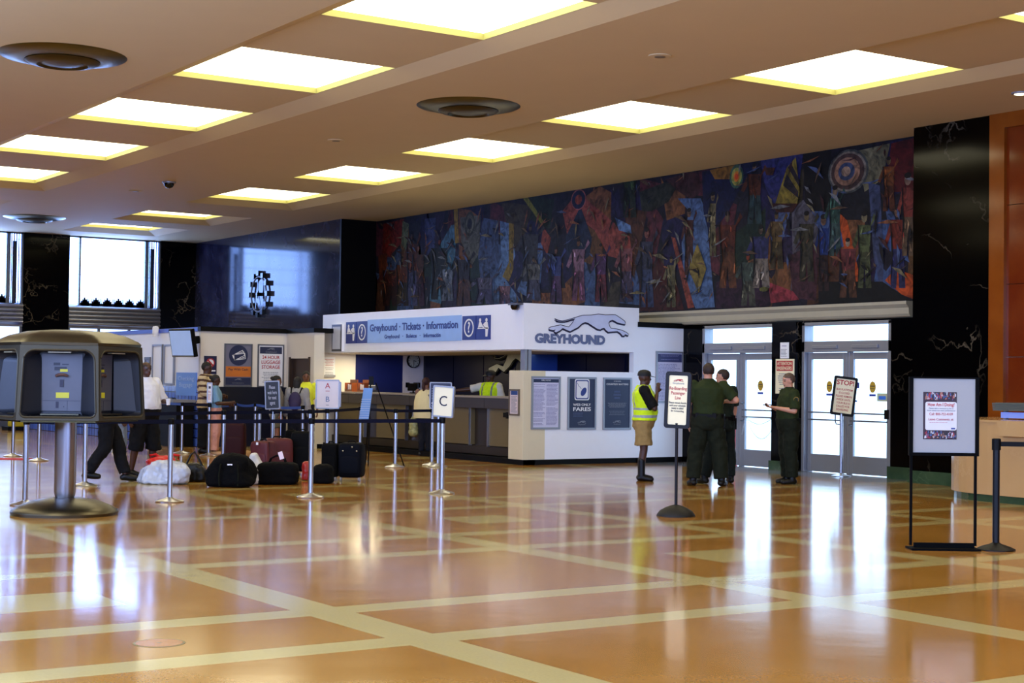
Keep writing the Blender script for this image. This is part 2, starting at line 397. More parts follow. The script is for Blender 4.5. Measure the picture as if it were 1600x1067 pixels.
# mural wall with two door openings (thickness behind)
D1 = (20.95+.26, 23.24); D2 = (18.40, 20.52)      # y ranges of the openings
DT = 2.66
wr = MB()
wr.box(WALL_X, 20.24, 17.3, 47, DT, CZ)            # above the doors
wr.box(WALL_X, 20.24, D1[1], 47, 0, DT)
wr.box(19.93, 20.24, D2[1]+.05, D1[0]-.02, 0, DT+.02)       # pier between the doors
wr.box(19.98, 20.24, 17.3, D2[0]-.04, 0, DT)
struct('wall_right', wr, black_m)
struct('trim_2', MB().box(19.87, 19.97, D2[1]+.05, D1[0]-.02, 0, .16).box(19.9, 20.0, 17.38, D2[0]-.04, 0, .2), green_m)
# projecting black column and orange marble bay
struct('wall_right_column', MB().box(19.4, 20.5, 15.83, 17.37, 0, CZ), black_m)
struct('trim_3', MB().box(19.33, 19.4, 15.83, 17.40, 0, .2), green_m)
om = MB(); om.box(19.36, 19.6, 15.25, 15.83, 0, CZ, 0); om.box(19.36, 19.6, 8, 15.25, CZ-.22, CZ, 0)
struct('wall_right_bay_border', MB().box(19.36, 20.5, 15.55, 15.83, 0, CZ).box(19.36, 20.5, -4, 15.55, CZ-.23, CZ), orange_f)
om = MB()
for z0, z1 in ((0, .9), (.91, 2.0), (2.01, 3.1), (3.11, 4.3), (4.31, CZ-.23)):
    om.box(19.42, 20.5, -4, 15.55, z0, z1)
struct('wall_right_bay', om, orange_m)
# left dark marble block and return
struct('wall_far_block', MB().box(19.0, 20.5, 36.45, 46.3, 2.2, CZ).box(19.0, 20.5, 36.45, 46.3, 0, 2.2), blue_m)
struct('wall_far_return', MB().box(19.0, 20.05, 36.38, 36.45, 0, CZ), black)
# ledge under the mural
lg = MB(); lg.prism([(0, 0), (-.06, .02), (-.09, .06), (-.10, .16), (-.13, .19), (-.16, .22), (-.16, .27), (0, .27)], -9.2, 9.25)
struct('trim_4', lg, mat('ledge_paint', (164, 156, 132), .5), loc=(WALL_X, 27.15, 2.69), smooth=False)

# ------------------------------------------------------------ mural (plain abstract stand-in in the same colours)
def build_mural():
    y0, y1, z0, z1 = 17.38, 36.37, 2.965, CZ-.004
    e = empty('mural', (MURAL_X-.012, (y0+y1)/2, z0), 0, 'long dark painted mural of faceted colours and figures above the ledge', 'mural')
    cx = (y0+y1)/2
    A = MB(); cols = []
    def uv(px, py): q = onX(px, py, MURAL_X); return (q.y-cx, q.z-z0)
    layer = [0]
    def poly(pts, c, px=True):
        layer[0] += 1; d = -.002-.00004*layer[0]
        P = [uv(*p) for p in pts] if px else pts
        P = [(min(max(a, y0-cx), y1-cx), min(max(b, 0.0), z1-z0)) for a, b in P]
        try: tri = tessellate_polygon([[Vector((a, b, 0)) for a, b in P]])
        except Exception: return
        A.add([(d, a, b) for a, b in P], [tuple(t) for t in tri]); cols.extend([c]*(len(tri)))
    # backing
    poly([(y0-cx, 0), (y1-cx, 0), (y1-cx, z1-z0), (y0-cx, z1-z0)], (24, 20, 34), False)
    R = random.Random(11)
    pal = [(70, 40, 24), (28, 24, 60), (60, 80, 120), (24, 40, 30), (40, 30, 56), (90, 60, 30), (110, 70, 40), (30, 30, 40), (80, 36, 44), (56, 50, 36), (50, 66, 96), (20, 20, 28)]
    # facets
    xs = [y0-cx]
    while xs[-1] < y1-cx: xs.append(xs[-1]+R.uniform(.5, .9))
    H = z1-z0
    for a, b in zip(xs, xs[1:]):
        zs = [0, R.uniform(.7, 1.1), R.uniform(1.5, 2.1), H]
        for c, d in zip(zs, zs[1:]):
            j = lambda: R.uniform(-.3, .3)
            poly([(a+j(), c+j()), (b+j(), c+j()), (b+j(), d+j()), ((a+b)/2+j(), d+j()), (a+j(), d+j())], R.choice(pal), False)
    sky = (88, 116, 160)
    for P, c in [
        ([(672,470),(676,425),(690,380),(706,352),(716,350),(712,400),(698,440),(690,475)], (70,110,136)),
        ([(782,345),(800,350),(806,400),(792,438),(815,470),(780,478),(774,440),(784,400)], sky),
        ([(808,455),(842,380),(850,378),(846,440),(838,470)], (80,104,150)),
        ([(710,328),(716,326),(718,380),(712,380)], (150,120,30)),
        ([(796,348),(804,350),(803,420),(796,440),(786,432),(796,410)], (120,100,36)),
        ([(818,310),(826,306),(850,345),(848,352)], (110,110,40)),
        ([(850,355),(862,372),(856,398),(846,380)], (128,62,50)),
        ([(880,330),(904,300),(940,330),(985,370),(990,410),(952,400),(930,360),(905,340),(888,370)], (130,62,54)),
        ([(885,370),(908,322),(926,372),(922,400),(902,414),(886,400)], (26,36,60)),
        ([(962,340),(986,352),(988,365),(968,360)], sky),
        ([(600,350),(632,342),(628,380),(610,400),(598,395)], (110,30,22)),
        ([(592,400),(606,396),(604,440),(594,446)], (90,40,20)),
        ([(630,345),(640,350),(636,395),(628,380)], (90,100,70)),
        ([(664,342),(682,340),(680,390),(668,400)], (60,66,110)),
        ([(720,340),(752,336),(750,395),(738,415),(722,380)], (90,90,80)),
        ([(755,340),(780,345),(780,410),(752,440),(748,400)], (60,74,110)),
        ([(1000,300),(1040,285),(1060,290),(1046,315),(1020,330),(1004,330)], (40,44,34)),
        ([(1040,280),(1092,266),(1096,300),(1082,312),(1062,300)], (60,34,34)),
        ([(1060,310),(1096,310),(1104,330),(1118,480),(1088,482),(1070,440),(1066,380),(1078,330)], (76,100,140)),
        ([(1050,370),(1056,372),(1086,480),(1076,482)], (128,62,50)),
        ([(1000,440),(1030,400),(1060,450),(1070,484),(1000,486)], (60,22,20)),
        ([(1098,268),(1190,248),(1160,290),(1140,330),(1110,370),(1100,330)], (20,24,56)),
        ([(1110,266),(1150,256),(1146,280),(1118,280)], (130,90,30)),
        ([(1190,250),(1256,240),(1244,330),(1214,330),(1196,290)], (44,46,96)),
        ([(1214,322),(1236,330),(1222,380),(1212,350)], (80,94,130)),
        ([(1256,240),(1300,235),(1300,330),(1260,330)], (16,14,14)),
        ([(1238,330),(1256,312),(1276,340),(1282,372),(1250,400),(1234,480),(1240,410)], (80,76,84)),
        ([(1234,400),(1282,375),(1276,470),(1240,465)], (66,36,44)),
        ([(1310,330),(1325,345),(1342,420),(1350,470),(1335,470),(1322,400)], (170,70,24)),
        ([(1340,236),(1392,224),(1380,280),(1352,300)], (110,104,76)),
        ([(1358,285),(1376,290),(1382,400),(1380,470),(1366,400)], (56,64,92)),
        ([(1394,224),(1429,216),(1429,300),(1384,300)], (80,18,18)),
        ([(1384,438),(1400,420),(1429,430),(1429,468),(1410,460)], (176,70,24)),
        ([(1200,440),(1240,455),(1250,468),(1204,474)], (140,50,60)),
        ([(1120,440),(1200,430),(1206,478),(1120,482)], (44,24,40)),
        ([(1280,440),(1380,440),(1425,470),(1280,476)], (12,12,14)),
    ]: poly(P, c)
    def ell(px, py, rx, ry, c, n=20, rot=0):
        u, v = uv(px, py); k = .0088
        poly([(u+(rx*k*math.cos(2*PI*i/n))*math.cos(rot)-(ry*k*math.sin(2*PI*i/n))*math.sin(rot), v+ry*k*math.sin(2*PI*i/n)*math.cos(rot)+rx*k*math.cos(2*PI*i/n)*math.sin(rot)) for i in range(n)], c, False)
    # rounds: pale globe, suns, targets
    for r, c in ((44, (70, 74, 70)), (40, (120, 110, 96)), (36, (70, 50, 44)), (28, (150, 110, 84)), (18, (60, 70, 96)), (10, (160, 130, 104))): ell(1322+r*.1, 268, r*1.25, r, c)
    for r, c in ((20, (60, 90, 70)), (15, (150, 150, 70)), (9, (200, 120, 40)), (5, (210, 70, 30))): ell(1152, 276, r*1.1, r*1.3, c)
    for r, c in ((26, (150, 84, 84)), (23, (20, 30, 60)), (12, (130, 60, 46))): ell(905, 312, r*1.2, r, c)
    for r, c in ((26, (60, 62, 50)), (20, (100, 100, 84)), (12, (40, 40, 44))): ell(735, 350, r, r*1.3, c)
    # plain robed and standing figures
    def figure(px, ytop, ybot, w, body, legs, skin, lean=0):
        h = ybot-ytop; hr = h*.075
        x2 = px+lean
        poly([(px-w*.5, ytop+h*.18), (px+w*.5, ytop+h*.18), (px+w*.42+lean*.5, ytop+h*.55), (px-w*.42+lean*.5, ytop+h*.55)], body)
        poly([(px-w*.42+lean*.5, ytop+h*.53), (px+w*.42+lean*.5, ytop+h*.53), (x2+w*.55, ybot), (x2+w*.1, ybot), (px+lean*.5, ytop+h*.68), (x2-w*.1, ybot), (x2-w*.5, ybot)], legs)
        poly([(px-w*.5, ytop+h*.2), (px-w*.95, ytop+h*.45), (px-w*.75, ytop+h*.48), (px-w*.35, ytop+h*.3)], body)
        poly([(px+w*.5, ytop+h*.2), (px+w*.9, ytop+h*.08), (px+w*.75, ytop+h*.02), (px+w*.35, ytop+h*.25)], body)
        ell(px, ytop+h*.08, hr*.85, hr*1.15, skin); ell(px, ytop+h*.03, hr*.9, hr*.6, (24, 18, 14))
    figs = [(1078,325,430,14,(70,40,36),(60,36,32),(100,74,56)),(1138,330,450,26,(80,36,22),(86,50,28),(84,66,50)),(1115,300,400,10,(110,100,70),(104,96,66),(120,100,70)),
            (1170,395,478,22,(60,70,62),(70,70,58),(120,50,30)),(1190,352,450,26,(44,46,84),(110,100,90),(120,100,80)),(1180,255,350,22,(80,40,22),(40,60,60),(110,80,60)),
            (1288,335,455,16,(26,44,96),(40,24,24),(120,90,70)),(1306,290,400,18,(40,66,56),(50,70,66),(110,90,70)),(1326,372,465,26,(96,44,44),(80,50,34),(130,110,90)),
            (1352,330,450,20,(76,84,50),(66,70,44),(120,110,80)),(1404,320,450,22,(110,40,28),(40,40,76),(110,80,60)),(1390,245,330,18,(110,60,24),(80,40,20),(100,80,50)),
            (1420,270,400,18,(120,50,40),(90,70,50),(130,100,80)),(1050,400,480,14,(90,84,60),(80,76,54),(110,90,60)),(1012,355,480,20,(50,52,70),(50,60,90),(130,80,74)),
            (905,372,470,20,(120,90,110),(96,60,84),(130,90,60)),(870,385,472,18,(50,60,110),(70,50,80),(100,70,60)),(940,380,472,18,(70,44,80),(90,40,50),(100,60,40)),
            (980,370,472,20,(110,66,70),(60,50,70),(90,60,50)),(985,240,340,20,(40,56,34),(30,40,30),(80,60,40)),(830,350,440,26,(50,52,60),(44,46,56),(80,70,60)),
            (835,400,470,22,(90,90,90),(60,60,80),(110,90,70)),(758,425,475,26,(80,76,96),(60,56,84),(100,90,90)),(725,390,478,22,(40,36,40),(70,44,30),(90,60,50)),
            (688,370,468,26,(26,30,24),(24,26,22),(140,70,50)),(700,410,470,18,(110,120,140),(90,96,110),(120,110,110)),(655,380,478,18,(70,44,30),(60,36,56),(110,70,60)),
            (645,360,478,16,(80,40,24),(60,60,90),(80,60,50)),(612,410,478,24,(60,20,14),(40,16,12),(80,40,24)),(630,400,478,18,(90,44,22),(50,40,20),(90,70,40)),
            (1215,330,420,20,(90,70,40),(60,50,30),(90,70,40)),(1262,330,440,22,(56,52,36),(50,46,34),(90,76,50)),(790,440,478,18,(110,80,90),(90,70,90),(130,90,90))]
    for f in figs: figure(*f)
    for px, yt, yb, w, b_, l_, sk in figs:        # folds, highlights and outlines painted on every figure
        hgt = yb-yt
        for i in range(9):
            xx = px+R.uniform(-.42, .42)*w; a0 = yt+hgt*R.uniform(.18, .85); ln = hgt*R.uniform(.06, .16); dx = R.uniform(-4, 4); base_ = b_ if a0 < yt+hgt*.5 else l_
            k_ = R.choice((.35, .5, 1.5, 1.9)); c = tuple(min(210, int(v*k_)+4) for v in base_); t = R.uniform(.8, 2.2)
            poly([(xx, a0), (xx+t, a0+ln*.3), (xx+dx+t, a0+ln), (xx+dx, a0+ln*.9)], c)
        poly([(px-w*.5, yt+hgt*.18), (px-w*.5+1.4, yt+hgt*.18), (px-w*.3, yt+hgt*.6), (px-w*.5, yb), (px-w*.42, yt+hgt*.6)], (14, 12, 16))
    # golden sails
    poly([(1214,318),(1232,262),(1246,246),(1252,300),(1248,318)], (130,112,40)); poly([(1226,290),(1232,272),(1250,300),(1250,310)], (40,34,40)); poly([(1234,262),(1238,254),(1252,282),(1251,292)], (40,34,40))
    poly([(1208,318),(1250,318),(1240,332),(1216,332)], (60,26,18)); poly([(1196,262),(1214,262),(1210,274),(1200,274)], (70,40,24))
    poly([(1078,420),(1092,380),(1106,420),(1094,458)], (120,104,50)); ell(1196, 452, 14, 5, (90, 90, 44))
    for i in range(340):     # loose brush strokes
        u = R.uniform(y0-cx+.3, y1-cx-.3); v = R.uniform(.15, H-.15); a = R.uniform(0, PI); l = R.uniform(.05, .28); t = R.uniform(.01, .03)
        c = R.choice([(120, 110, 80), (90, 70, 50), (70, 84, 120), (130, 80, 50), (20, 16, 20), (60, 30, 30), (110, 110, 110)])
        du, dv = l*math.cos(a), l*math.sin(a)
        poly([(u, v), (u+du-dv*.2, v+dv+du*.2), (u+2*du, v+2*dv*.8), (u+du+t, v+dv-t)], c, False)
    me = A.mesh('painting')
    ca = me.color_attributes.new('paint', 'FLOAT_COLOR', 'CORNER')
    for p, c in zip(me.polygons, cols):
        for li in p.loop_indices: ca.data[li].color = (*lin(c), 1)
    m = bpy.data.materials.new('oil_paint'); m.use_nodes = True; N = m.node_tree.nodes; L = m.node_tree.links; b = N['Principled BSDF']
    at = N.new('ShaderNodeAttribute'); at.attribute_name = 'paint'
    tc = N.new('ShaderNodeTexCoord'); n1 = N.new('ShaderNodeTexNoise'); n1.inputs['Scale'].default_value = 5; n1.inputs['Detail'].default_value = 6; n1.inputs['Distortion'].default_value = 1.5
    L.new(tc.outputs['Object'], n1.inputs['Vector'])
    r = N.new('ShaderNodeMapRange'); r.inputs['From Min'].default_value = .3; r.inputs['From Max'].default_value = .7; r.inputs['To Min'].default_value = .15; r.inputs['To Max'].default_value = 1.0
    L.new(n1.outputs['Fac'], r.inputs['Value']); v = nd(N, 'ShaderNodeVectorMath', operation='SCALE'); L.new(at.outputs['Color'], v.inputs[0]); L.new(r.outputs[0], v.inputs['Scale'])
    L.new(v.outputs[0], b.inputs['Base Color']); b.inputs['Roughness'].default_value = .6; b.inputs['Specular IOR Level'].default_value = .2
    me.materials.append(m)
    o = bpy.data.objects.new('painting', me); COL.objects.link(o); o.parent = e
    MB().box(-.001, .01, y0-cx, y1-cx, 0, z1-z0-.005).build('backing', black, e)
build_mural()

# ------------------------------------------------------------ window wall at the far end
WY = 46.1
def far_window(n, x0, x1):
    pane = MATS.get('glass_block_daylight') or glow('glass_block_daylight', (.22, .40, 1.0), WINDOW_STRENGTH, (.47, (0, 2), .30, .035))
    zb, zt = 3.62, CZ
    e = empty(f'window_{n}', ((x0+x1)/2, WY, zb), 0); e['kind'] = 'structure'
    a = (x1-x0)/2; h = zt-zb
    MB().box(-a, a, .16, .2, -.05, h).build('pane', pane, e)
    m = MB()
    for x in (-a+.33, a-.46, a-.03, a-.40): m.box(x-.025, x+.025, .02, .12, 0, h)
    m.box(-a, a, .02, .06, h-.05, h)
    m.build('mullion', alu_d, e)
    g = MB()        # stepped ornamental grille along the sill
    nn = 6; st = (2*a-.75)/nn
    for k in range(nn):
        c = -a+.33+st*(k+.5)
        for j, (w, hh) in enumerate(((.17, .1), (.12, .16), (.07, .21), (.025, .27))): g.box(c-w, c+w, .06, .09, 0, hh)
        for q in range(5): x = c+st*.5-.09+q*.045; g.box(x-.008, x+.008, .06, .09, 0, .24)
    g.box(-a, a, .06, .09, .05, .065); g.box(-a, a, .06, .09, .0, .03)
    for q in range(5): x = a-.33+q*.07; g.box(x-.012, x+.012, .06, .1, 0, h)
    g.box(a-.30, a-.17, .08, .1, 0, h-.25)
    g.build('grille', mat('dark_bronze', (40, 44, 66), .4, .4), e)
far_window(1, 10.85, 13.66); far_window(2, 15.02, 17.86); far_window(3, 6.7, 9.5); far_window(7, 2.5, 5.3)  # the last window is out of view, added to brighten the passage wall
piers = MB()
for a, b in ((13.66, 15.02), (17.86, 19.0), (9.5, 10.85), (5.3, 6.7)): piers.box(a, b, WY-.02, WY+.5, 0, CZ)
piers.box(-1.5, 2.5, WY, WY+.5, 0, CZ); piers.box(2.5, 5.3, WY, WY+.5, 0, 3.6)
struct('wall_far', piers, black_m)
cb = MB()
for a, b in ((15.02, 17.86), (10.85, 13.66), (6.7, 9.5)):
    pr = []
    z = 3.03
    for k in range(5):
        for t in range(7): an = PI*t/6; pr.append((-.02-.06*math.sin(an), z+.118*(t/6)))
        z += .118
    pr = [(0, 3.0)]+pr+[(0, 3.63)]
    n = len(pr)
    cb.add([(a, WY+y, zz) for y, zz in pr]+[(b, WY+y, zz) for y, zz in pr], [(i, i+1, n+i+1, n+i) for i in range(n-1)])
    cb.box(a, b, WY+.0, WY+.3, 2.95, 3.63)
struct('trim_5', cb, mat('ribbed_metal', (150, 150, 160), .32, .8), smooth=True)
# glazed storefront below the bands
for n, (a, b) in enumerate(((15.02, 17.86), (10.85, 13.66), (6.7, 9.5))):
    e = empty(f'window_{n+4}', ((a+b)/2, WY, 0), 0); e['kind'] = 'structure'
    w = (b-a)/2
    MB().box(-w, w, .1, .12, 1.1, 2.95).build('pane', glow('daylight_glass', (.40, .58, 1.0), 2.4) if n == 0 else MATS['daylight_glass'], e)
    m = MB()
    for x in (-w+.03, -w/3, w/3, w-.03): m.box(x-.035, x+.035, .02, .1, 0, 2.95)
    m.box(-w, w, .02, .1, 2.2, 2.28).box(-w, w, .02, .1, 0, 1.1)
    m.build('mullion', alu_d, e)

# ------------------------------------------------------------ doors to the platform
def door_set(n, y0, y1):
    e = empty(f'door_{n}', (WALL_X+.08, (y0+y1)/2, 0), -90); e['kind'] = 'structure'   # local x -> -Y, local y -> +X
    a = (y1-y0)/2
    fr = MB()
    for x0, x1 in ((-a, -a+.07), (a-.07, a)): fr.box(x0, x1, -.1, .12, 0, DT)
    fr.box(-a, a, -.1, .12, DT-.06, DT); fr.box(-a, a, -.1, .14, 2.13, 2.32); fr.box(-.03, .03, -.02, .08, 0, 2.13)
    for x in (-a*.45, a*.45): fr.box(x-.3, x+.3, -.13, -.1, 2.19, 2.25)
    fr.build('door_frame', alu, e, bevel=.006)
    MB().box(-a+.07, a-.07, .02, .03, 2.32, DT-.06).build('transom_glass', glass_m, e)
    for s in (-1, 1):
        x0, x1 = (-a+.075, -.035) if s < 0 else (.035, a-.075)
        d = MB().box(x0, x0+.09, -.02, .03, .01, 2.12).box(x1-.09, x1, -.02, .03, .01, 2.12).box(x0+.09, x1-.09, -.02, .03, .01, .32).box(x0+.09, x1-.09, -.02, .03, 2.0, 2.12).build('leaf', alu, e, bevel=.004)
        MB().box(x0+.09, x1-.09, .0, .008, .32, 2.0).build('glass', glass_m, d)
        b = MB()
        for z in (.93, 1.06): b.box(x0+.05, x1-.05, -.06, -.035, z-.013, z+.013)
        b.build('push_bar', alu_d, d)
        hx = -.10 if s < 0 else .10
        MB().tube([(hx, -.03, .84), (hx, -.10, .86), (hx+s*.09, -.11, .87), (hx+s*.11, -.11, .92), (hx+s*.11, -.11, 1.12), (hx+s*.09, -.11, 1.17), (hx, -.10, 1.18), (hx, -.03, 1.2)], .011, 8).build('handle', alu_d, d, smooth=True)
        st = MB(); cxs = x0+(x1-x0)*.55
        st.add([(cxs+.075*math.cos(2*PI*i/20), -.004, 1.52+.10*math.sin(2*PI*i/20)) for i in range(20)], [tuple(range(20))], 0)
        st.box(cxs-.075, cxs+.075, -.006, -.002, 1.36, 1.40, 1)
        st.box(cxs-.05, cxs+.05, -.0062, -.0045, 1.49, 1.50, 2).box(cxs-.05, cxs+.05, -.0062, -.0045, 1.53, 1.545, 2)
        st.build('sticker', [mat('gold_sticker', (186, 150, 40), .5), mat('blue_sticker', (50, 70, 170), .5), ink], d)
    return e
d1 = door_set(1, D1[0], D1[1]); d2 = door_set(2, D2[0], D2[1])
dd = d2.children[-1]
# notice and small blue stickers on the near door
MB().box(.66, .90, -.006, -.002, 1.28, 1.42, 0).box(.70, .86, -.008, -.006, 1.31, 1.37, 1).build('notice', [mat('pale_notice', (190, 196, 160), .5), mat('bright_blue', (60, 120, 220), .5)], dd)
MB().box(.14, .25, -.006, -.002, 1.50, 1.60, 0).box(.165, .20, -.008, -.006, 1.53, 1.58, 1).box(.14, .2, -.006, -.002, 1.26, 1.29, 0).build('sticker', [mat('blue_sticker', (50, 70, 170), .5), yellow], dd)
MB().box(.93, 1.02, -.12, -.05, .98, 1.14).build('door_strike_box', black, d2)
# chain of the first door set
ch = MB()
def chain(mb, p, q, sag, n):
    p = Vector(p); q = Vector(q)
    for i in range(n):
        t = (i+.5)/n; c = p.lerp(q, t); c.z -= sag*4*t*(1-t)
        d = (q-p); d.z -= sag*4*(1-2*t); d.normalize(); s = Vector((0, 1, 0)) if i % 2 else d.cross(Vector((0, 1, 0))).normalized()
        L = (q-p).length/n*.8
        mb.tube([c+d*L*.6*math.cos(2*PI*k/8)+s*.012*math.sin(2*PI*k/8) for k in range(9)], .0035, 5)
chain(ch, (.22, -.07, .92), (.92, -.07, .93), .12, 26); chain(ch, (.22, -.07, .93), (.92, -.07, .72), .28, 30); chain(ch, (.22, -.08, .95), (.12, -.08, .6), .02, 12)
tag(ch.build('door_chain', chrome, loc=d1.location, rot=d1.rotation_euler), 'loose steel chain hanging in loops across the platform door push bars', 'chain')
# outside: platform slab, red post and low wall, all under the open sky
struct('trim_6', MB().box(20.25, 60, -5, 60, -.2, -.01), mat('concrete', (225, 228, 228), .8))
pst = empty('bollard', onX(1147, 700, 21.3).to_2d().to_3d(), 0, 'red post with white reflective band standing outside the platform doors', 'post')
MB().lathe([(.07, 0), (.07, 1.0), (.05, 1.06), (0, 1.08)], 16).build('post', mat('red_post', (220, 40, 50), .4), pst, smooth=True)
MB().lathe([(.073, .72), (.073, .86)], 16).build('band', white, pst, smooth=True)

# ================================================================== SIGN / POSTER HELPERS
DOG = [(400,222),(440,240),(500,248),(560,235),(620,215),(680,195),(720,180),(780,160),(900,152),(1000,135),(1100,142),(1200,135),(1240,135),(1300,170),(1370,215),(1385,240),(1375,262),(1330,258),(1270,245),(1230,225),(1200,210),(1160,225),(1145,250),(1160,300),(1180,325),(1250,330),(1330,345),(1400,375),(1432,400),(1420,418),(1380,405),(1370,425),(1340,425),(1310,390),(1270,366),(1200,372),(1140,380),(1110,360),(1080,325),(1050,335),(1030,350),(990,345),(920,305),(860,268),(815,256),(770,278),(720,328),(660,362),(610,390),(560,372),(510,350),(470,385),(420,412),(390,395),(410,372),(380,382),(330,374),(320,352),(345,338),(420,318),(480,303),(540,318),(590,328),(640,270),(672,212),(620,228),(560,248),(500,260),(430,252)]
def dog_poly(w, cx, cz, dx=0, dz=0, zs=1.0):
    k = w/1112.0
    return [(cx+(x-876)*k+dx, cz-(z-280)*k*zs+dz) for x, z in DOG]
def running_dog(parent, w, cx, cz, m_body, m_dark, y=-.01, t=.02, zs=1.0):
    e = MB(); e.prism(dog_poly(w, cx, cz, w*.004, -w*.014, zs), y, y+t)  # dark copy shifted down, painted as the emblem's shadow
    e.build('logo_drop_shadow', m_dark, parent)
    if w > .6:
        P = dog_poly(w, cx, cz, 0, 0, zs); o = MB(); o.tube([(x, y-t*.5, z) for x, z in P+P[:1]], w*.0035, 5); o.build('logo_outline', m_dark, parent)
    return MB().prism(dog_poly(w, cx, cz, 0, 0, zs), y-t*.5, y+t*.3).build('logo_body', m_body, parent)
silver = mat('silver_blue_logo', (200, 208, 238), .4, .0, var=.25, scale=3)
logo_dark = mat('logo_shadow', (36, 30, 60), .5)

def on_wall(kind, val, box, name, label, cat, depth=.0, group=None):
    x0, y0, x1, y1 = box
    f = onX if kind == 'X' else onY
    a = f(x0, (y0+y1)/2, val); b = f(x1, (y0+y1)/2, val); t = f((x0+x1)/2, y0, val); u = f((x0+x1)/2, y1, val)
    w = (b-a).to_2d().length; h = t.z-u.z; c = (a+b)/2
    loc = (val-depth, c.y, u.z) if kind == 'X' else (c.x, val-depth, u.z)
    return empty(name, loc, -90 if kind == 'X' else 0, label, cat, group), w, h
def poster(e, w, h, frame, panel, fw=.035, t=.03):
    m = MB(); ringframe(m, [(-w/2, 0), (w/2, 0), (w/2, h), (-w/2, h)], [(-w/2+fw, fw), (w/2-fw, fw), (w/2-fw, h-fw), (-w/2+fw, h-fw)], -t, -.001)
    m.build('frame', frame, e)
    MB().box(-w/2+fw*.5, w/2-fw*.5, -t*.5, -.002, fw*.5, h-fw*.5).build('sheet', panel, e)
    return -t*.5-.002

# ================================================================== TICKET OFFICE
BX, BY, BXR, BYL = 16.24, 23.83, 18.93, 31.92
FZ0, FZ1 = 2.13, 2.985
bt = empty('ticket_office', ((BX+BXR)/2, (BY+BYL)/2, 0), 0, 'white walled ticket office booth with deep fascia in front of the mural', 'booth')
def L(mb): # world coordinates into the booth's frame
    mb.v = [(x-(BX+BXR)/2, y-(BY+BYL)/2, z) for x, y, z in mb.v]; return mb
L(MB().box(BX, BX+.14, BY, BYL, FZ0, FZ1).box(BX+.14, BXR, BY, BY+.14, FZ0, FZ1).box(BX+.14, BXR+.1, BY+.14, BYL, FZ1-.12, FZ1-.02)).build('fascia', white, bt)
L(MB().box(BX+.14, BXR, BY+.14, BYL, FZ0-.02, FZ0+.03)).build('soffit', cream, bt)
L(MB().box(BX+.02, BXR, BY+.002, BY+.12, .1, 1.74)).build('front_panel', white, bt)
L(MB().box(BX, BX+.5, BY, BY+.47, .1, 1.742)).build('corner_pier', cream_lam, bt, bevel=.006)
L(MB().box(BX+.04, BX+.1, BY+.02, BY+.16, 1.742, FZ0).box(BX+.12, BX+.19, BY+.02, BY+.08, 1.742, FZ0)).build('corner_post', alu, bt)
L(MB().box(BX+.03, BXR, BY+.03, BY+.2, 0, .1).box(BX+.05, BX+.3, BY+.03, BYL, 0, .1)).build('base', black, bt)
L(MB().box(BXR-.12, BXR, BY+.002, BY+.14, 1.74, FZ0)).build('end_post', white, bt)
# back and end walls
L(MB().box(18.9, 19.0, BY+.2, BYL, 0, FZ0)).build('back_wall', navy_d, bt)
pl = MB()
for k in range(6): pl.box(18.86, 18.9, BY+.35+k*1.27, BY+.35+k*1.27+1.24, .9, FZ0-.03)
L(pl).build('back_panel', mat('navy_panel', (5, 9, 40), .35, spec=.25), bt)
L(MB().box(15.80, 17.09, BYL, BYL+.1, 0, FZ0).box(15.80, BX, BYL, BYL+.1, FZ0, 2.56)).build('end_wall', cream, bt)
L(MB().box(17.09, 18.35, BYL+.02, BYL+.1, 0, FZ0)).build('blue_door', navy, bt)
L(MB().box(18.35, 18.9, BYL, BYL+.1, 0, FZ0)).build('clock_wall', mat('grey_white_wall', (190, 186, 196), .6), bt)
L(MB().box(BX+1.85, BX+2.6, BY+2.6, BY+2.66, 1.0, 2.1).box(BX+2.61, BX+2.65, BY+2.6, BY+2.66, 0, 2.1)).build('inner_door', mat('door_blue', (40, 70, 150), .4), bt)
area('office_lamp', (16.9, 31.0, 2.09), (0, 0, 0), .6, .6, 34, (1, .86, .55))
area('office_lamp', (17.8, 27.0, 2.09), (0, 0, 0), 1.0, 2.0, 8, (1, .86, .55))

# lettering strip on the fascia
e, w, h = on_wall('X', BX, (575, 496, 721.5, 534), 'fascia_sign', 'pale blue sign strip reading Greyhound Tickets Information across the fascia', 'sign')
SY = MB().box(-w/2, w/2, -.015, -.001, 0, h).build('sheet', mat('pale_blue_sign', (150, 184, 236), .3), e)
text(e, 'Greyhound · Tickets · Information', 0, h*.63, h*.42, blue, y=-.018, w=w*.94, bold=.03)
text(e, 'Greyhound   ·   Boletos   ·   Información', 0, h*.24, h*.22, blue, y=-.018, w=w*.60, bold=.03)
def icon_people(e, w, h, y):
    m = MB()
    def disc(cx, cz, r):
        m.add([(cx+r*math.cos(2*PI*i/16), y, cz+r*math.sin(2*PI*i/16)) for i in range(16)], [tuple(range(16))])
    disc(-w*.22, h*.80, w*.08); disc(w*.24, h*.80, w*.08)
    m.prism([(-w*.36, h*.5), (-w*.30, h*.72), (-w*.14, h*.72), (-w*.02, h*.56), (w*.1, h*.52), (w*.04, h*.48), (-w*.1, h*.52)], y, y+.001)
    m.prism([(w*.14, h*.72), (w*.32, h*.72), (w*.38, h*.5), (w*.32, h*.12), (w*.18, h*.12), (w*.16, h*.5), (w*.0, h*.6), (w*.02, h*.64)], y, y+.001)
    m.box(-w*.4, w*.42, y, y+.001, h*.44, h*.49)
    m.build('pictogram', paper, e)
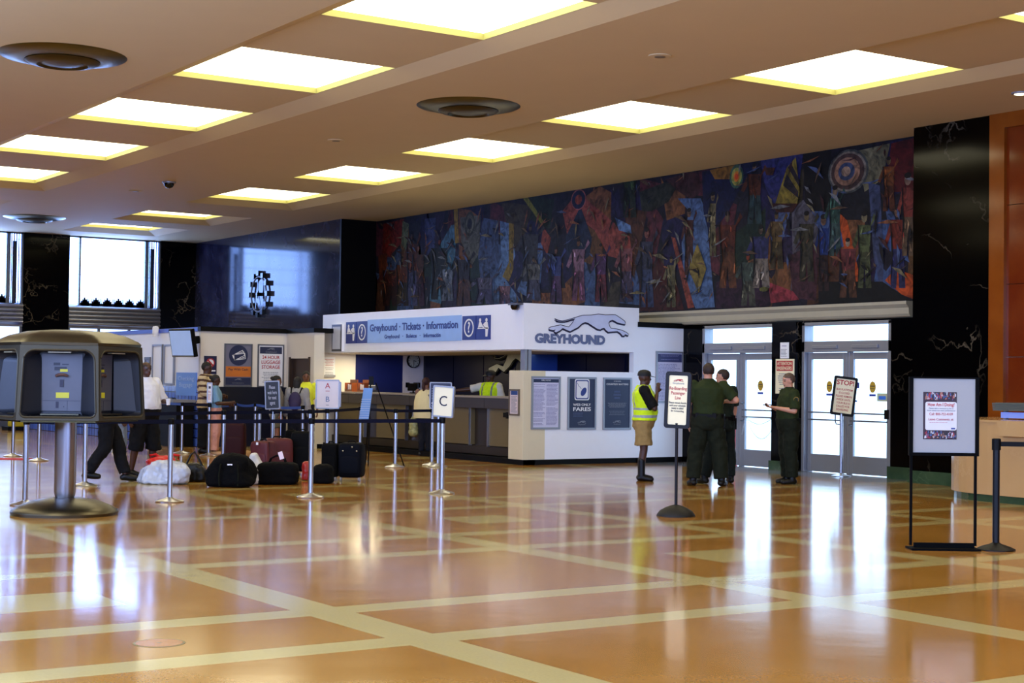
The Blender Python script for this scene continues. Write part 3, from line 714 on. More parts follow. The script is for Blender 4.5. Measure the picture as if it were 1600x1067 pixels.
def icon_q(e, w, h, y):
    m = MB(); n = 28
    o = [(w*.36*math.cos(2*PI*i/n), h*.5+h*.38*math.sin(2*PI*i/n)) for i in range(n)]; i_ = [(w*.29*math.cos(2*PI*i/n), h*.5+h*.31*math.sin(2*PI*i/n)) for i in range(n)]
    ringframe(m, o, i_, y, y+.001); m.build('ring', paper, e)
    text(e, '?', 0, h*.5, h*.62, paper, y=y, bold=.02, name='question_mark')
for box, kind, lab in (((541.5, 503, 557.5, 536.5), 'p', 'blue square pictogram of a ticket clerk and customer, farther end of the fascia'), ((558.5, 502, 575, 536), 'q', 'blue square question mark sign at the farther end of the fascia'),
                       ((723.5, 493.5, 744.5, 531), 'q', 'blue square question mark sign at the nearer end of the fascia'), ((745.5, 492.5, 767, 530.5), 'p', 'blue square pictogram of a ticket clerk and customer, nearer end of the fascia')):
    e, w, h = on_wall('X', BX, box, 'pictogram_sign', lab, 'sign')
    MB().box(-w/2, w/2, -.018, -.001, 0, h).build('plate', blue, e)
    (icon_people if kind == 'p' else icon_q)(e, w, h, -.021)
# silver case on the fascia
e, w, h = on_wall('X', BX-.06, (519, 507, 534, 549), 'display_case', 'narrow silver framed empty notice case fixed on the white fascia', 'notice case')
MB().box(-w/2, w/2, .0, .059, 0, h).build('case', white, e); MB().box(-w/2, w/2, -.012, 0, 0, h).build('door', alu_d, e); MB().box(-w/2+.05, w/2-.05, -.016, -.012, .05, h-.05).build('window', mat('pale_glass', (200, 204, 216), .2), e)
# GREYHOUND logo on the right fascia
e, w, h = on_wall('Y', BY, (856, 490, 981, 523), 'running_dog_logo', 'silver running dog emblem above the company lettering on white fascia', 'logo')
running_dog(e, w, 0, h*.5, silver, logo_dark, y=-.02, zs=h/(w*.262))
e, w, h = on_wall('Y', BY, (835, 523, 945, 538), 'company_lettering', 'grey block capitals spelling GREYHOUND below the running dog', 'sign')
text(e, 'GREYHOUND', 0, h*.5, h*1.25, mat('letter_grey', (96, 108, 146), .5), y=-.012, w=w, bold=.06)
# dome camera under the fascia corner
def dome(name, loc, label, r=.09):
    e = empty(name, loc, 0, label, 'security camera')
    MB().lathe([(0, 0), (r*1.1, 0), (r*1.1, -.03), (r, -.035), (0, -.035)], 20).build('housing', alu, e, smooth=True)
    MB().lathe([(r*.85, -.035), (r*.8, -.08), (r*.55, -.12), (r*.2, -.14), (0, -.142)], 20).build('dome', black_g, e, smooth=True)
dome('security_camera', G(264, 284, CZ), 'small dark dome camera hanging under the ceiling', .13)
e = empty('security_camera', (BX-.0, BY+.25, FZ1-.03), 0, 'black dome camera on bracket at top corner of the ticket office fascia', 'security camera')
MB().box(-.13, 0, -.22, .1, -.005, .03).build('bracket', alu_d, e); MB().lathe([(.085, 0), (.08, -.05), (.05, -.09), (0, -.1)], 16, c=(-.08, -.06, -.005)).build('dome', black_g, e, smooth=True)

# posters on the front panel
gl = alu
e, w, h = on_wall('Y', BY, (829.5, 588, 874.5, 670.5), 'framed_notice', 'silver framed public notice of fine print, first from the booth corner', 'poster')
y = poster(e, w, h, gl, mat('lavender_paper', (206, 206, 232), .5)); MB().box(-w/2+.04, w/2-.04, y-.001, y, h*.885, h-.05).build('heading_band', mat('poster_navy', (30, 38, 72), .4), e)
text(e, 'PUBLIC NOTICE', 0, h*.925, .03, paper, y=y-.003)
for a, b, s in ((-w/2+.05, -.012, 1), (.012, w/2-.05, 2)): bars(e, a, b, .07, h*.86, 34, mat('pale_ink', (130, 130, 176), .5), y, s)
e, w, h = on_wall('Y', BY, (886, 589, 930.5, 671), 'framed_advert', 'navy framed web only fares advert with computer mouse picture', 'poster')
pn = mat('poster_navy', (30, 38, 72), .4)
y = poster(e, w, h, gl, pn)
m = MB(); m.prism(rrect(w*.52, w*.60, .04, cx=0, cz=h*.76), y-.002, y-.001); m.build('icon_card', paper, e)
m = MB(); m.prism(rrect(w*.46, w*.54, .035, cx=0, cz=h*.76), y-.0035, y-.0025); m.prism(rrect(w*.40, w*.48, .03, cx=0, cz=h*.76), y-.0045, y-.0038, 1); m.build('icon_border', [blue, paper], e)
m = MB(); Mr = Matrix.Translation((w*.05, 0, h*.72)) @ Matrix.Rotation(math.radians(35), 4, 'Y'); m.prism([(.055*math.cos(2*PI*i/20), .09*math.sin(2*PI*i/20)) for i in range(20)], y-.006, y-.005, 0, Mr)
m.tube([(-w*.17, y-.006, h*.89), (-w*.13, y-.006, h*.83), (-w*.08, y-.006, h*.81), (-w*.03, y-.006, h*.77)], .004, 6); m.build('mouse_picture', blue, e)
text(e, 'WEB ONLY', 0, h*.47, .065, paper, y=y-.003, w=w*.62, bold=.01); text(e, 'FARES', 0, h*.385, .1, paper, y=y-.003, w=w*.62, bold=.02)
bars(e, -w*.3, w*.1, h*.24, h*.33, 4, mat('dim_ink', (70, 80, 120), .5), y, 3); running_dog(e, w*.3, 0, h*.14, grey_ink, ink, y=y-.001, t=.001); text(e, 'Greyhound', 0, h*.095, .035, grey_ink, y=y-.003)
e, w, h = on_wall('Y', BY, (941.5, 590, 985, 671), 'framed_advert', 'navy framed courtesy matters poster, last before the white wall', 'poster')
y = poster(e, w, h, gl, pn); text(e, 'AT GREYHOUND', 0, h*.93, .022, paper, y=y-.003); text(e, 'COURTESY MATTERS', 0, h*.87, .045, paper, y=y-.003, w=w*.78, bold=.01)
bars(e, -w*.14, w*.14, h*.58, h*.76, 3, mat('dim_ink', (70, 80, 120), .5), y, 7, fill=.6, center=True); bars(e, -w*.36, w*.36, h*.42, h*.52, 4, grey_ink, y, 5, center=True); bars(e, -w*.3, w*.3, h*.27, h*.37, 3, grey_ink, y, 6, fill=.25, center=True)
running_dog(e, w*.3, 0, h*.15, grey_ink, ink, y=y-.001, t=.001); text(e, 'Greyhound', 0, h*.105, .035, grey_ink, y=y-.003)
e, w, h = on_wall('X', BX, (796.5, 608, 812.5, 649), 'framed_notice', 'small bronze framed notice with blue heading on the cream corner pier', 'poster')
y = poster(e, w, h, mat('bronze_frame', (120, 106, 90), .4, .5), mat('pinkish_paper', (226, 206, 204), .5), .03); MB().box(-w*.32, w*.32, y-.001, y, h*.78, h*.93).build('heading_band', mat('steel_blue', (40, 70, 130), .5), e); bars(e, -w*.3, w*.3, h*.1, h*.74, 14, grey_ink, y, 8)

# white wall between the office and the doors
wm = MB().box(18.93, WALL_X, BY, BY+.1, .1, 2.62)
struct('wall_door_side', wm, white)
struct('trim_8', MB().box(18.9, WALL_X-.002, BY-.03, BY+.1, 2.62, 2.72), black)
struct('baseboard_door_side', MB().box(18.93, WALL_X-.002, BY+.005, BY+.1, 0, .1), black)
e, w, h = on_wall('Y', BY, (1024, 549, 1066.5, 629), 'framed_notice', 'silver framed notice with navy heading on the wall behind the vest man', 'poster')
y = poster(e, w, h, gl, mat('lavender_paper', (206, 206, 232), .5)); MB().box(-w/2+.04, w/2-.04, y-.001, y, h*.79, h-.05).build('heading_band', mat('slate_band', (60, 66, 110), .4), e)
bars(e, -w*.38, w*.38, h*.83, h*.94, 5, mat('pale_ink', (130, 130, 176), .5), y-.001, 12, center=True); bars(e, -w*.42, w*.42, h*.05, h*.76, 26, mat('pale_ink', (130, 130, 176), .5), y, 9)

# signs on the pier between the doors
e, w, h = on_wall('X', 19.93, (1213, 561, 1241.5, 615), 'attention_sign', 'cream and red attention passengers sign on the pier behind the officer', 'sign')
MB().box(-w/2, w/2, -.02, -.001, 0, h).build('board', cream_paper, e); MB().box(-w*.44, w*.44, -.024, -.02, h*.66, h*.95).build('red_band', red_ink, e)
text(e, 'ATTENTION\nPASSENGERS', 0, h*.80, .085, cream_paper, y=-.026, w=w*.8, bold=.01); bars(e, -w*.36, w*.36, h*.06, h*.6, 9, grey_ink, -.022, 10, center=True)
e, w, h = on_wall('X', 19.93, (1219.5, 535, 1233, 560), 'paper_notice', 'small white paper notice high on the black pier between the doors', 'notice')
MB().box(-w/2, w/2, -.008, -.001, 0, h).build('sheet', paper, e); bars(e, -w*.4, w*.4, h*.1, h*.6, 6, grey_ink, -.009, 11); bars(e, -w*.3, w*.3, h*.74, h*.82, 1, mat('purple_ink', (90, 60, 140), .5), -.009, 13)

# ticket counter
ct = empty('ticket_counter', (16.45, 28.0, 0), 0, 'long brown ticket counter with dark front band under the office fascia', 'counter')
y0c, y1c = 24.3, 31.9
def Lc(mb): mb.v = [(x-16.45, y-28.0, z) for x, y, z in mb.v]; return mb
Lc(MB().box(16.36, 17.0, y0c, 28.2, 1.215, 1.25).box(16.36, 17.0, 28.2, y1c, 1.225, 1.26)).build('worktop', mat('worktop_edge', (150, 140, 130), .3), ct)
for a, b in ((24.3, 25.35), (25.36, 26.4), (26.41, 28.2), (28.21, 29.6), (29.61, 30.9), (30.91, 31.9)): Lc(MB().box(16.38, 16.6, a, b, 1.015, 1.215)).build('front_band', counter_t, ct)
for a, b in ((24.32, 25.3), (25.95, 26.95), (26.97, 27.6), (28.5, 29.75), (30.3, 31.5)): Lc(MB().box(16.46, 16.6, a, b, .30, 1.015)).build('front_board', counter_m, ct)
Lc(MB().box(16.55, 16.9, 24.3, 31.9, .12, 1.015).box(16.50, 16.6, 24.3, 31.9, .12, .28)).build('carcass', mat('dark_brown_laminate', (48, 38, 24), .4), ct)
for yy in (25.32, 25.98, 28.47, 30.28): Lc(MB().box(16.43, 16.5, yy-.015, yy+.015, .28, 1.015)).build('metal_strip', chrome, ct)
Lc(MB().box(16.6, 16.9, 24.3, 31.9, 0, .12)).build('kickplate', black, ct)
tag(MB().box(-.04, .04, -.05, .05, 0, .09).box(-.045, .0, -.12, -.05, -.02, .1).build('wall_telephone', [black], loc=(16.40, 24.62, .86)), 'small black and white box fixed beneath the counter band near the pier', 'fixture')

# things on the counter and walls of the office
e = empty('wall_clock', (Y := onY(645, 563.5, BYL)) and (Y.x, BYL, Y.z), 0, 'round black rimmed wall clock with silver face in the ticket office', 'clock')
R_ = .17
Mx = Matrix.Rotation(PI/2, 4, 'X')
MB().lathe([(0, .0), (R_, .0), (R_, .05), (R_-.02, .055), (R_-.02, .04), (0, .04)], 32, 0, Mx).build('rim', black, e, smooth=True)
MB().lathe([(0, .041), (R_-.02, .041), (R_-.02, .044), (0, .044)], 32, 0, Mx).build('face', mat('clock_face', (170, 178, 176), .4), e)
m = MB()
for k in range(12): a = k*PI/6; c = (R_-.045); m.box(-.006, .006, -.048, -.045, c-.014, c+.014, 0, Matrix.Rotation(a, 4, 'Y'))
m.build('hour_mark', black, e)
for nm, a, l in (('hour_hand', 105, .07), ('minute_hand', 178, .11)): MB().box(-.006, .006, -.052, -.049, -.01, l, 0, Matrix.Rotation(math.radians(a), 4, 'Y')).build(nm, black, e)
e, w, h = on_wall('Y', BYL, (504.5, 558, 523, 589), 'paper_notice', 'white paper notice with red print on the lit office end wall', 'notice')
MB().box(-w/2, w/2, -.02, -.001, 0, h).build('sheet', paper, e); MB().box(-w/2, w/2, -.05, -.02, 0, .05).build('holder_lip', alu, e); bars(e, -w*.4, w*.4, h*.55, h*.92, 5, red_ink, -.022, 20, center=True, fill=.3); bars(e, -w*.4, w*.4, h*.1, h*.5, 5, grey_ink, -.022, 21, center=True, fill=.3)
def rack(x, yy, z, lab):
    e = empty('brochure_rack', (x, yy, z), -90, lab, 'brochure rack', 'wooden brochure racks')
    MB().box(-.17, .17, .1, .12, 0, .27).box(-.17, -.15, -.04, .1, 0, .2).box(.15, .17, -.04, .1, 0, .2).box(-.15, .15, -.04, -.02, 0, .05).build('case', brown, e)
    m = MB()
    for k in range(4): m.box(-.14+k*.075, -.085+k*.075, .02+.01*k, .03+.01*k, .01, .17-.01*(k % 2))
    m.build('leaflet', paper, e)
rack(16.7, 31.45, 1.26, 'brown wooden brochure rack on the counter beside the end wall'); rack(16.75, 30.95, 1.26, 'brown wooden brochure rack with leaflets, nearer the card reader')
e = empty('card_reader', (16.62, 30.3, 1.26), -75, 'small grey telephone like machine on the counter', 'machine'); MB().box(-.12, .12, -.08, .08, 0, .05).build('base', alu_d, e, bevel=.01); MB().box(-.1, .1, .0, .06, .05, .15).build('screen', alu, e, bevel=.01)
e = empty('computer_monitor', (16.75, 28.7, 1.26), -60, 'small black monitor seen on the counter before the blue door', 'monitor'); MB().box(-.06, .06, -.05, .05, 0, .02).build('foot', black, e); MB().box(-.015, .015, -.01, .01, .02, .06).build('stem', black, e); MB().box(-.13, .13, -.02, .02, .05, .21).build('screen', black_g, e, bevel=.005)
for x in (18.47, 18.72):
    tag(MB().box(-.05 if x < 18.6 else -.09, .05 if x < 18.6 else .09, -.012, 0, -.06, .06).build('wall_socket', black, loc=(x, BYL, 1.42)), 'black wall socket under the clock, ' + ('narrower one' if x < 18.6 else 'wider one'), 'socket')
# large running dog on the navy back wall
e = empty('wall_emblem', (18.85, 27.75, 1.97), -90, 'large silver running dog relief on the navy wall behind the agent', 'emblem')
running_dog(e, 2.4, 0, 0, mat('silver_relief', (178, 176, 150), .4, .3, var=.3), black, y=-.03, t=.05)

# ================================================================== CREAM WALLS LEFT OF THE OFFICE
KY, KX0, KX1 = 32.6, 13.59, 15.77
struct('wall_storage', MB().box(KX0, KX1, KY, KY+.1, 1.33, 2.56).box(KX1-.1, KX1, 32.4, KY, 0, 2.56).box(KX1-.1, KX1, 31.2, 31.42, 0, 2.56).box(KX1-.1, KX1, 31.42, 32.4, 1.99, 2.56).box(KX1, 15.92, 31.2, 31.3, .1, 2.56), cream)
struct('wall_storage_lower', MB().box(KX0, KX1-.1, KY-.04, KY+.1, 0, 1.335), mat('navy_wainscot', (6, 10, 34), .3))
struct('trim_9', MB().box(KX0-.03, KX1-.1, KY-.05, KY+.12, 2.56, 2.66).box(KX1-.13, KX1+.0, 31.17, KY-.05, 2.56, 2.66).box(KX1, 15.95, 31.17, 31.3, 2.56, 2.66).box(15.92, 16.22, 31.25, 31.95, 2.56, 2.66), black)
struct('door_3', MB().box(KX1-.04, KX1+.0, 31.42, 32.4, 0, 1.99).box(KX1-.13, KX1-.04, 31.38, 31.44, 0, 2.02).box(KX1-.13, KX1-.04, 32.36, 32.42, 0, 2.02), mat('dark_brown_door', (52, 34, 16), .4))
struct('baseboard_storage', MB().box(KX1, 15.92, 31.19, 31.3, 0, .1), black)
# white wall running back to the windows, glazed blue tiles below
def tile_material():
    m = bpy.data.materials.new('blue_glazed_tile'); m.use_nodes = True; N = m.node_tree.nodes; Lk = m.node_tree.links; b = N['Principled BSDF']
    tc = N.new('ShaderNodeTexCoord'); mp = N.new('ShaderNodeMapping'); mp.inputs['Rotation'].default_value = (PI/2, 0, PI/2); Lk.new(tc.outputs['Object'], mp.inputs[0])
    br = N.new('ShaderNodeTexBrick'); br.offset = 0; br.inputs['Scale'].default_value = 1; br.inputs['Brick Width'].default_value = .2; br.inputs['Row Height'].default_value = .2; br.inputs['Mortar Size'].default_value = .012
    br.inputs['Color1'].default_value = (*lin((66, 96, 190)), 1); br.inputs['Color2'].default_value = (*lin((110, 140, 220)), 1); br.inputs['Mortar'].default_value = (*lin((20, 24, 60)), 1)
    sp_ = N.new('ShaderNodeSeparateXYZ'); cb_ = N.new('ShaderNodeCombineXYZ'); Lk.new(tc.outputs['Object'], sp_.inputs[0]); Lk.new(sp_.outputs[1], cb_.inputs[0]); Lk.new(sp_.outputs[2], cb_.inputs[1])
    Lk.new(cb_.outputs[0], br.inputs['Vector']); Lk.new(br.outputs['Color'], b.inputs['Base Color']); b.inputs['Roughness'].default_value = .12
    return m
tile_b = tile_material()
struct('wall_passage', MB().box(KX0, KX0+.1, KY+.1, WY, 1.33, 2.56), white)
struct('wall_passage_tiles', MB().box(KX0-.02, KX0+.1, KY+.1, WY, 0, 1.33), tile_b)
struct('trim_10', MB().box(KX0-.03, KX0+.12, KY+.12, WY, 2.56, 2.65), mat('blue_trim', (60, 90, 210), .3))
def on_pass(box, name, lab, cat): return on_wall('X', KX0, box, name, lab, cat)
e, w, h = on_pass((277, 582, 308, 618), 'hanging_sign', 'pale blue sign reading checking baggage on the white passage wall', 'sign')
MB().box(-w/2, w/2, -.03, -.001, 0, h).build('board', mat('sky_board', (96, 140, 220), .4), e); text(e, 'Checking\nBaggage', 0, h*.6, .14, mat('pale_text', (170, 196, 240), .5), y=-.034, w=w*.8)
for box, lab in (((240, 538, 255.5, 601), 'tall white panel on the passage wall, farther one of two'), ((258.5, 538, 274, 601), 'tall white panel on the passage wall beside the television')):
    e, w, h = on_pass(box, 'wall_panel', lab, 'panel'); poster(e, w, h, alu, white, .035, .05)
e, w, h = on_pass((227, 558, 235.5, 584), 'framed_notice', 'small dark framed picture above the white shirted man shoulder', 'poster'); poster(e, w, h, alu_d, mat('dim_blue_print', (120, 130, 170), .4), .06)
e = empty('service_counter', (KX0-.28, 33.6, 0), -90, 'grey narrow counter shelf with black front below the television', 'counter')
MB().box(-.9, .9, -.3, .23, .98, 1.04).build('worktop', mat('counter_grey', (130, 130, 136), .4), e); MB().box(-.85, .85, -.2, .2, .0, .98).build('body', black, e)
e = empty('keyboard', (KX0-.35, 33.55, 1.04), -90, 'dark row of keys lying on the grey service counter', 'keyboard'); MB().box(-.35, .35, -.05, .05, 0, .02).build('case', alu_d, e)
m = MB()
for k in range(12): m.box(-.33+k*.056, -.29+k*.056, -.04, .04, .02, .035)
m.build('key', black, e)
# television on a bracket
tp = onX(285, 536, 13.15)
e = empty('television', (tp.x, tp.y, tp.z), -78, 'flat television tilted forward on a bracket at the wall corner', 'television'); e.rotation_euler = (math.radians(12), 0, math.radians(-70))
MB().box(-.36, .36, -.03, .08, -.31, .31).build('housing', black, e, bevel=.01)
MB().box(-.335, .335, -.036, -.03, -.27, .28).build('screen', mat('screen_glass', (150, 176, 220), .08, emit=(.35, .5, .9), estr=.35), e)
MB().box(-.335, .335, -.034, -.03, -.30, -.28).build('bezel', alu, e); MB().box(-.08, .08, .06, .45, -.08, .08).build('bracket', black, e)
e = empty('wall_speaker', (KX0-.02, 35.0, 2.66), -90, 'small white cylinder lamp on top of the blue wall edge', 'fixture'); e.location = onX(243, 526, KX0-.1); MB().lathe([(0, 0), (.07, 0), (.075, .02), (.075, .2), (.06, .24), (0, .25)], 16).build('body', white, e, smooth=True)

# posters on the cream wall
e, w, h = on_wall('Y', KY, (350, 537, 393.5, 604), 'framed_advert', 'framed advert with banknotes roundel over an orange band', 'poster')
y = poster(e, w, h, alu_d, mat('advert_grey', (110, 110, 130), .4), .03)
MB().box(-w*.45, w*.45, y-.002, y, h*.23, h*.47).build('orange_band', orange, e); MB().box(-w*.45, w*.45, y-.002, y, h*.04, h*.21).build('navy_band', pn, e)
MB().lathe([(0, 0), (w*.34, 0), (w*.34, .004), (0, .004)], 28, 0, Matrix.Translation((0, y, h*.73)) @ Mx).build('roundel', pn, e)
for k in range(3):
    m = MB(); Mr = Matrix.Translation((w*.02*k, 0, h*.73-.015*k)) @ Matrix.Rotation(math.radians(-26+9*k), 4, 'Y'); 
    bw, bh = w*.42, w*.2
    pts = [(-bw/2, -bh/2), (bw/2, -bh/2), (bw/2, bh/2), (-bw/2, bh/2)]; inn = [(-bw/2+.012, -bh/2+.012), (bw/2-.012, -bh/2+.012), (bw/2-.012, bh/2-.012), (-bw/2+.012, bh/2-.012)]
    ringframe(m, pts, inn, y-.006, y-.005); m.v = [tuple(Mr @ Vector(v)) for v in m.v]; m.build('banknote', paper, e)
text(e, 'Pay With Cash', 0, h*.40, .07, ink, y=y-.004, w=w*.7, bold=.01); running_dog(e, w*.25, 0, h*.17, grey_ink, ink, y=y-.004, t=.001); bars(e, -w*.25, w*.25, h*.07, h*.12, 2, grey_ink, y-.002, 31, center=True)
e, w, h = on_wall('Y', KY, (402, 538, 443, 605), 'framed_notice', 'framed white notice offering 24 hour luggage storage in red', 'poster')
y = poster(e, w, h, alu_d, paper, .03); MB().box(-w*.42, w*.42, y-.002, y, h*.78, h*.94).build('dark_heading', pn, e); running_dog(e, w*.3, 0, h*.89, grey_ink, ink, y=y-.004, t=.001); text(e, 'Greyhound', 0, h*.82, .06, grey_ink, y=y-.004)
text(e, '24 HOUR\nLUGGAGE\nSTORAGE', 0, h*.58, .11, red_ink, y=y-.003, w=w*.72, bold=.012); bars(e, -w*.36, w*.36, h*.1, h*.40, 8, grey_ink, y, 32, fill=.35, center=True)
e, w, h = on_wall('Y', KY, (318.5, 556, 338, 584.5), 'prohibition_sign', 'dark navy square sign with a red and white prohibition ring', 'sign')
MB().box(-w/2, w/2, -.02, -.001, 0, h).build('plate', mat('dark_plate', (18, 20, 60), .4), e)
m = MB(); n = 24; cz = h*.62
ringframe(m, [(w*.34*math.cos(2*PI*i/n), cz+w*.34*math.sin(2*PI*i/n)) for i in range(n)], [(w*.26*math.cos(2*PI*i/n), cz+w*.26*math.sin(2*PI*i/n)) for i in range(n)], -.025, -.021); m.box(-w*.28, w*.28, -.025, -.021, -.018, .018, 0, Matrix.Translation((0, 0, cz)) @ Matrix.Rotation(PI/4, 4, 'Y'))
m.build('red_ring', red_ink, e); MB().lathe([(0, 0), (w*.26, 0), (w*.26, .003), (0, .003)], 24, 0, Matrix.Translation((0, -.02, cz)) @ Mx).build('white_disc', paper, e); MB().box(.02, .12, -.022, -.02, .06, .09).build('small_print', paper, e)

# ornamental clock on the polished marble
e = empty('marble_clock', (19.0, 41.28, 3.93), -90, 'large ornamental clock ring of small black cubes on polished marble wall', 'clock')
RC = .50
m = MB(); m.tube([(RC*math.sin(2*PI*k/40), -.06, RC*math.cos(2*PI*k/40)) for k in range(41)], .022, 6)
for k in range(60): a = 2*PI*k/60; m.sphere((RC*math.sin(a), -.06, RC*math.cos(a)), .033, 6)
m.build('ring', alu_d, e, smooth=True)
for k in range(12):
    a = 2*PI*k/12; MB().box(-.075, .075, -.12, 0, -.07, .07, 0, Matrix.Translation((.60*math.sin(a), 0, .60*math.cos(a)))).build('hour_block', black_g, e)
MB().prism([(-.03, -.12), (.03, -.12), (.012, .42), (-.012, .42)], -.1, -.085).build('minute_hand', black_g, e)
MB().prism([(-.02, .08), (.03, .1), (.17, -.30), (.14, -.31)], -.085, -.07).build('hour_hand', black_g, e)
MB().prism([(-.03, .05), (-.01, .05), (-.06, -.42), (-.075, -.41)], -.12, -.11).build('second_hand', chrome, e)
MB().lathe([(0, 0), (.05, 0), (.05, .13), (0, .13)], 16, 0, Mx).build('hub', black_g, e)

# ================================================================== CEILING FITTINGS
def diffuser(px, py, lab, r=.79):
    e = empty('air_diffuser', G(px, py, CZ), 0, lab, 'air vent', 'round metal ceiling diffusers')
    MB().lathe([(r, 0), (r*.97, -.015), (r*.62, -.075), (r*.58, -.07), (r*.58, -.02)], 48).build('outer_cone', steel_d, e, smooth=True)
    MB().lathe([(r*.56, -.03), (r*.58, -.08), (r*.52, -.11), (r*.40, -.13), (r*.37, -.10)], 48).build('middle_cone', mat('dark_bronze_metal', (70, 58, 30), .35, .9), e, smooth=True)
    MB().lathe([(r*.30, -.05), (r*.32, -.11), (r*.20, -.13), (0, -.135)], 40).build('inner_cone', mat('dark_bronze_metal', (70, 58, 30), .35, .9), e, smooth=True)
    MB().lathe([(0, -.001), (r*.6, -.001), (r*.6, -.02), (0, -.02)], 40).build('throat', black, e)
diffuser(732, 165.5, 'round metal air diffuser between the two light rows, above the office')
diffuser(98, 87, 'round metal air diffuser near the entrance side of the ceiling', .82)
diffuser(54, 339.5, 'round metal air diffuser close to the far windows', .8)
for px, py, lab in ((1031, 87, 'flat round ceiling speaker nearest the camera'), (525, 219, 'flat round ceiling speaker beside the middle of the rows'), (212, 298, 'flat round ceiling speaker near the dome camera')):
    e = empty('ceiling_speaker', G(px, py, CZ), 0, lab, 'ceiling fitting', 'flush ceiling discs'); MB().lathe([(0, 0), (.15, 0), (.15, -.012), (.12, -.015), (0, -.015)], 24).build('plate', plaster, e, smooth=True); MB().lathe([(0, -.016), (.07, -.016), (.07, -.02), (0, -.02)], 20).build('grille', mat('tan_grille', (110, 90, 60), .5), e)
e = empty('downlight', G(1595, 145, CZ), 0, 'small lit round downlight near the orange marble wall', 'downlight'); MB().lathe([(.0, 0), (.13, 0), (.13, -.015), (.1, -.02), (0, -.02)], 24).build('rim', alu, e); MB().lathe([(0, -.02), (.09, -.02), (.09, -.024), (0, -.024)], 20).build('lens', glow('downlight_lens', (1, .85, .55), 4), e)

# ================================================================== PEOPLE
def remeshed(mb, name, voxel, smooth=2, wrinkle=0, wscale=.09):
    me = mb.mesh(name); o = bpy.data.objects.new(name, me); COL.objects.link(o)
    r = o.modifiers.new('r', 'REMESH'); r.mode = 'VOXEL'; r.voxel_size = voxel; r.use_smooth_shade = True
    s = o.modifiers.new('s', 'SMOOTH'); s.iterations = smooth; s.factor = .5
    if wrinkle:
        t = bpy.data.textures.new('folds', 'CLOUDS'); t.noise_scale = wscale; t.noise_depth = 1
        d = o.modifiers.new('d', 'DISPLACE'); d.texture = t; d.strength = wrinkle; d.texture_coords = 'GLOBAL'
    out = evaluated_mesh(o, name); bpy.data.objects.remove(o); bpy.data.meshes.remove(me)
    return out
def mobj(me, name, mats, parent, pick=None):
    me.materials.clear()
    for m in mats: me.materials.append(m)
    if pick:
        me.polygons.foreach_set('material_index', [pick(p.center) for p in me.polygons])
    me.polygons.foreach_set('use_smooth', [True]*len(me.polygons))
    o = bpy.data.objects.new(name, me); COL.objects.link(o); o.parent = parent; return o
SKIN = {'dark': mat('skin_dark', (70, 40, 26), .5, var=.1), 'brown': mat('skin_brown', (120, 76, 52), .5, var=.08), 'light': mat('skin_light', (196, 140, 112), .5, var=.06)}
EYE = mat('eye_dark', (16, 12, 12), .3); LIPS = mat('lips', (84, 44, 40), .5); EYEW = mat('eye_white', (200, 196, 190), .4)

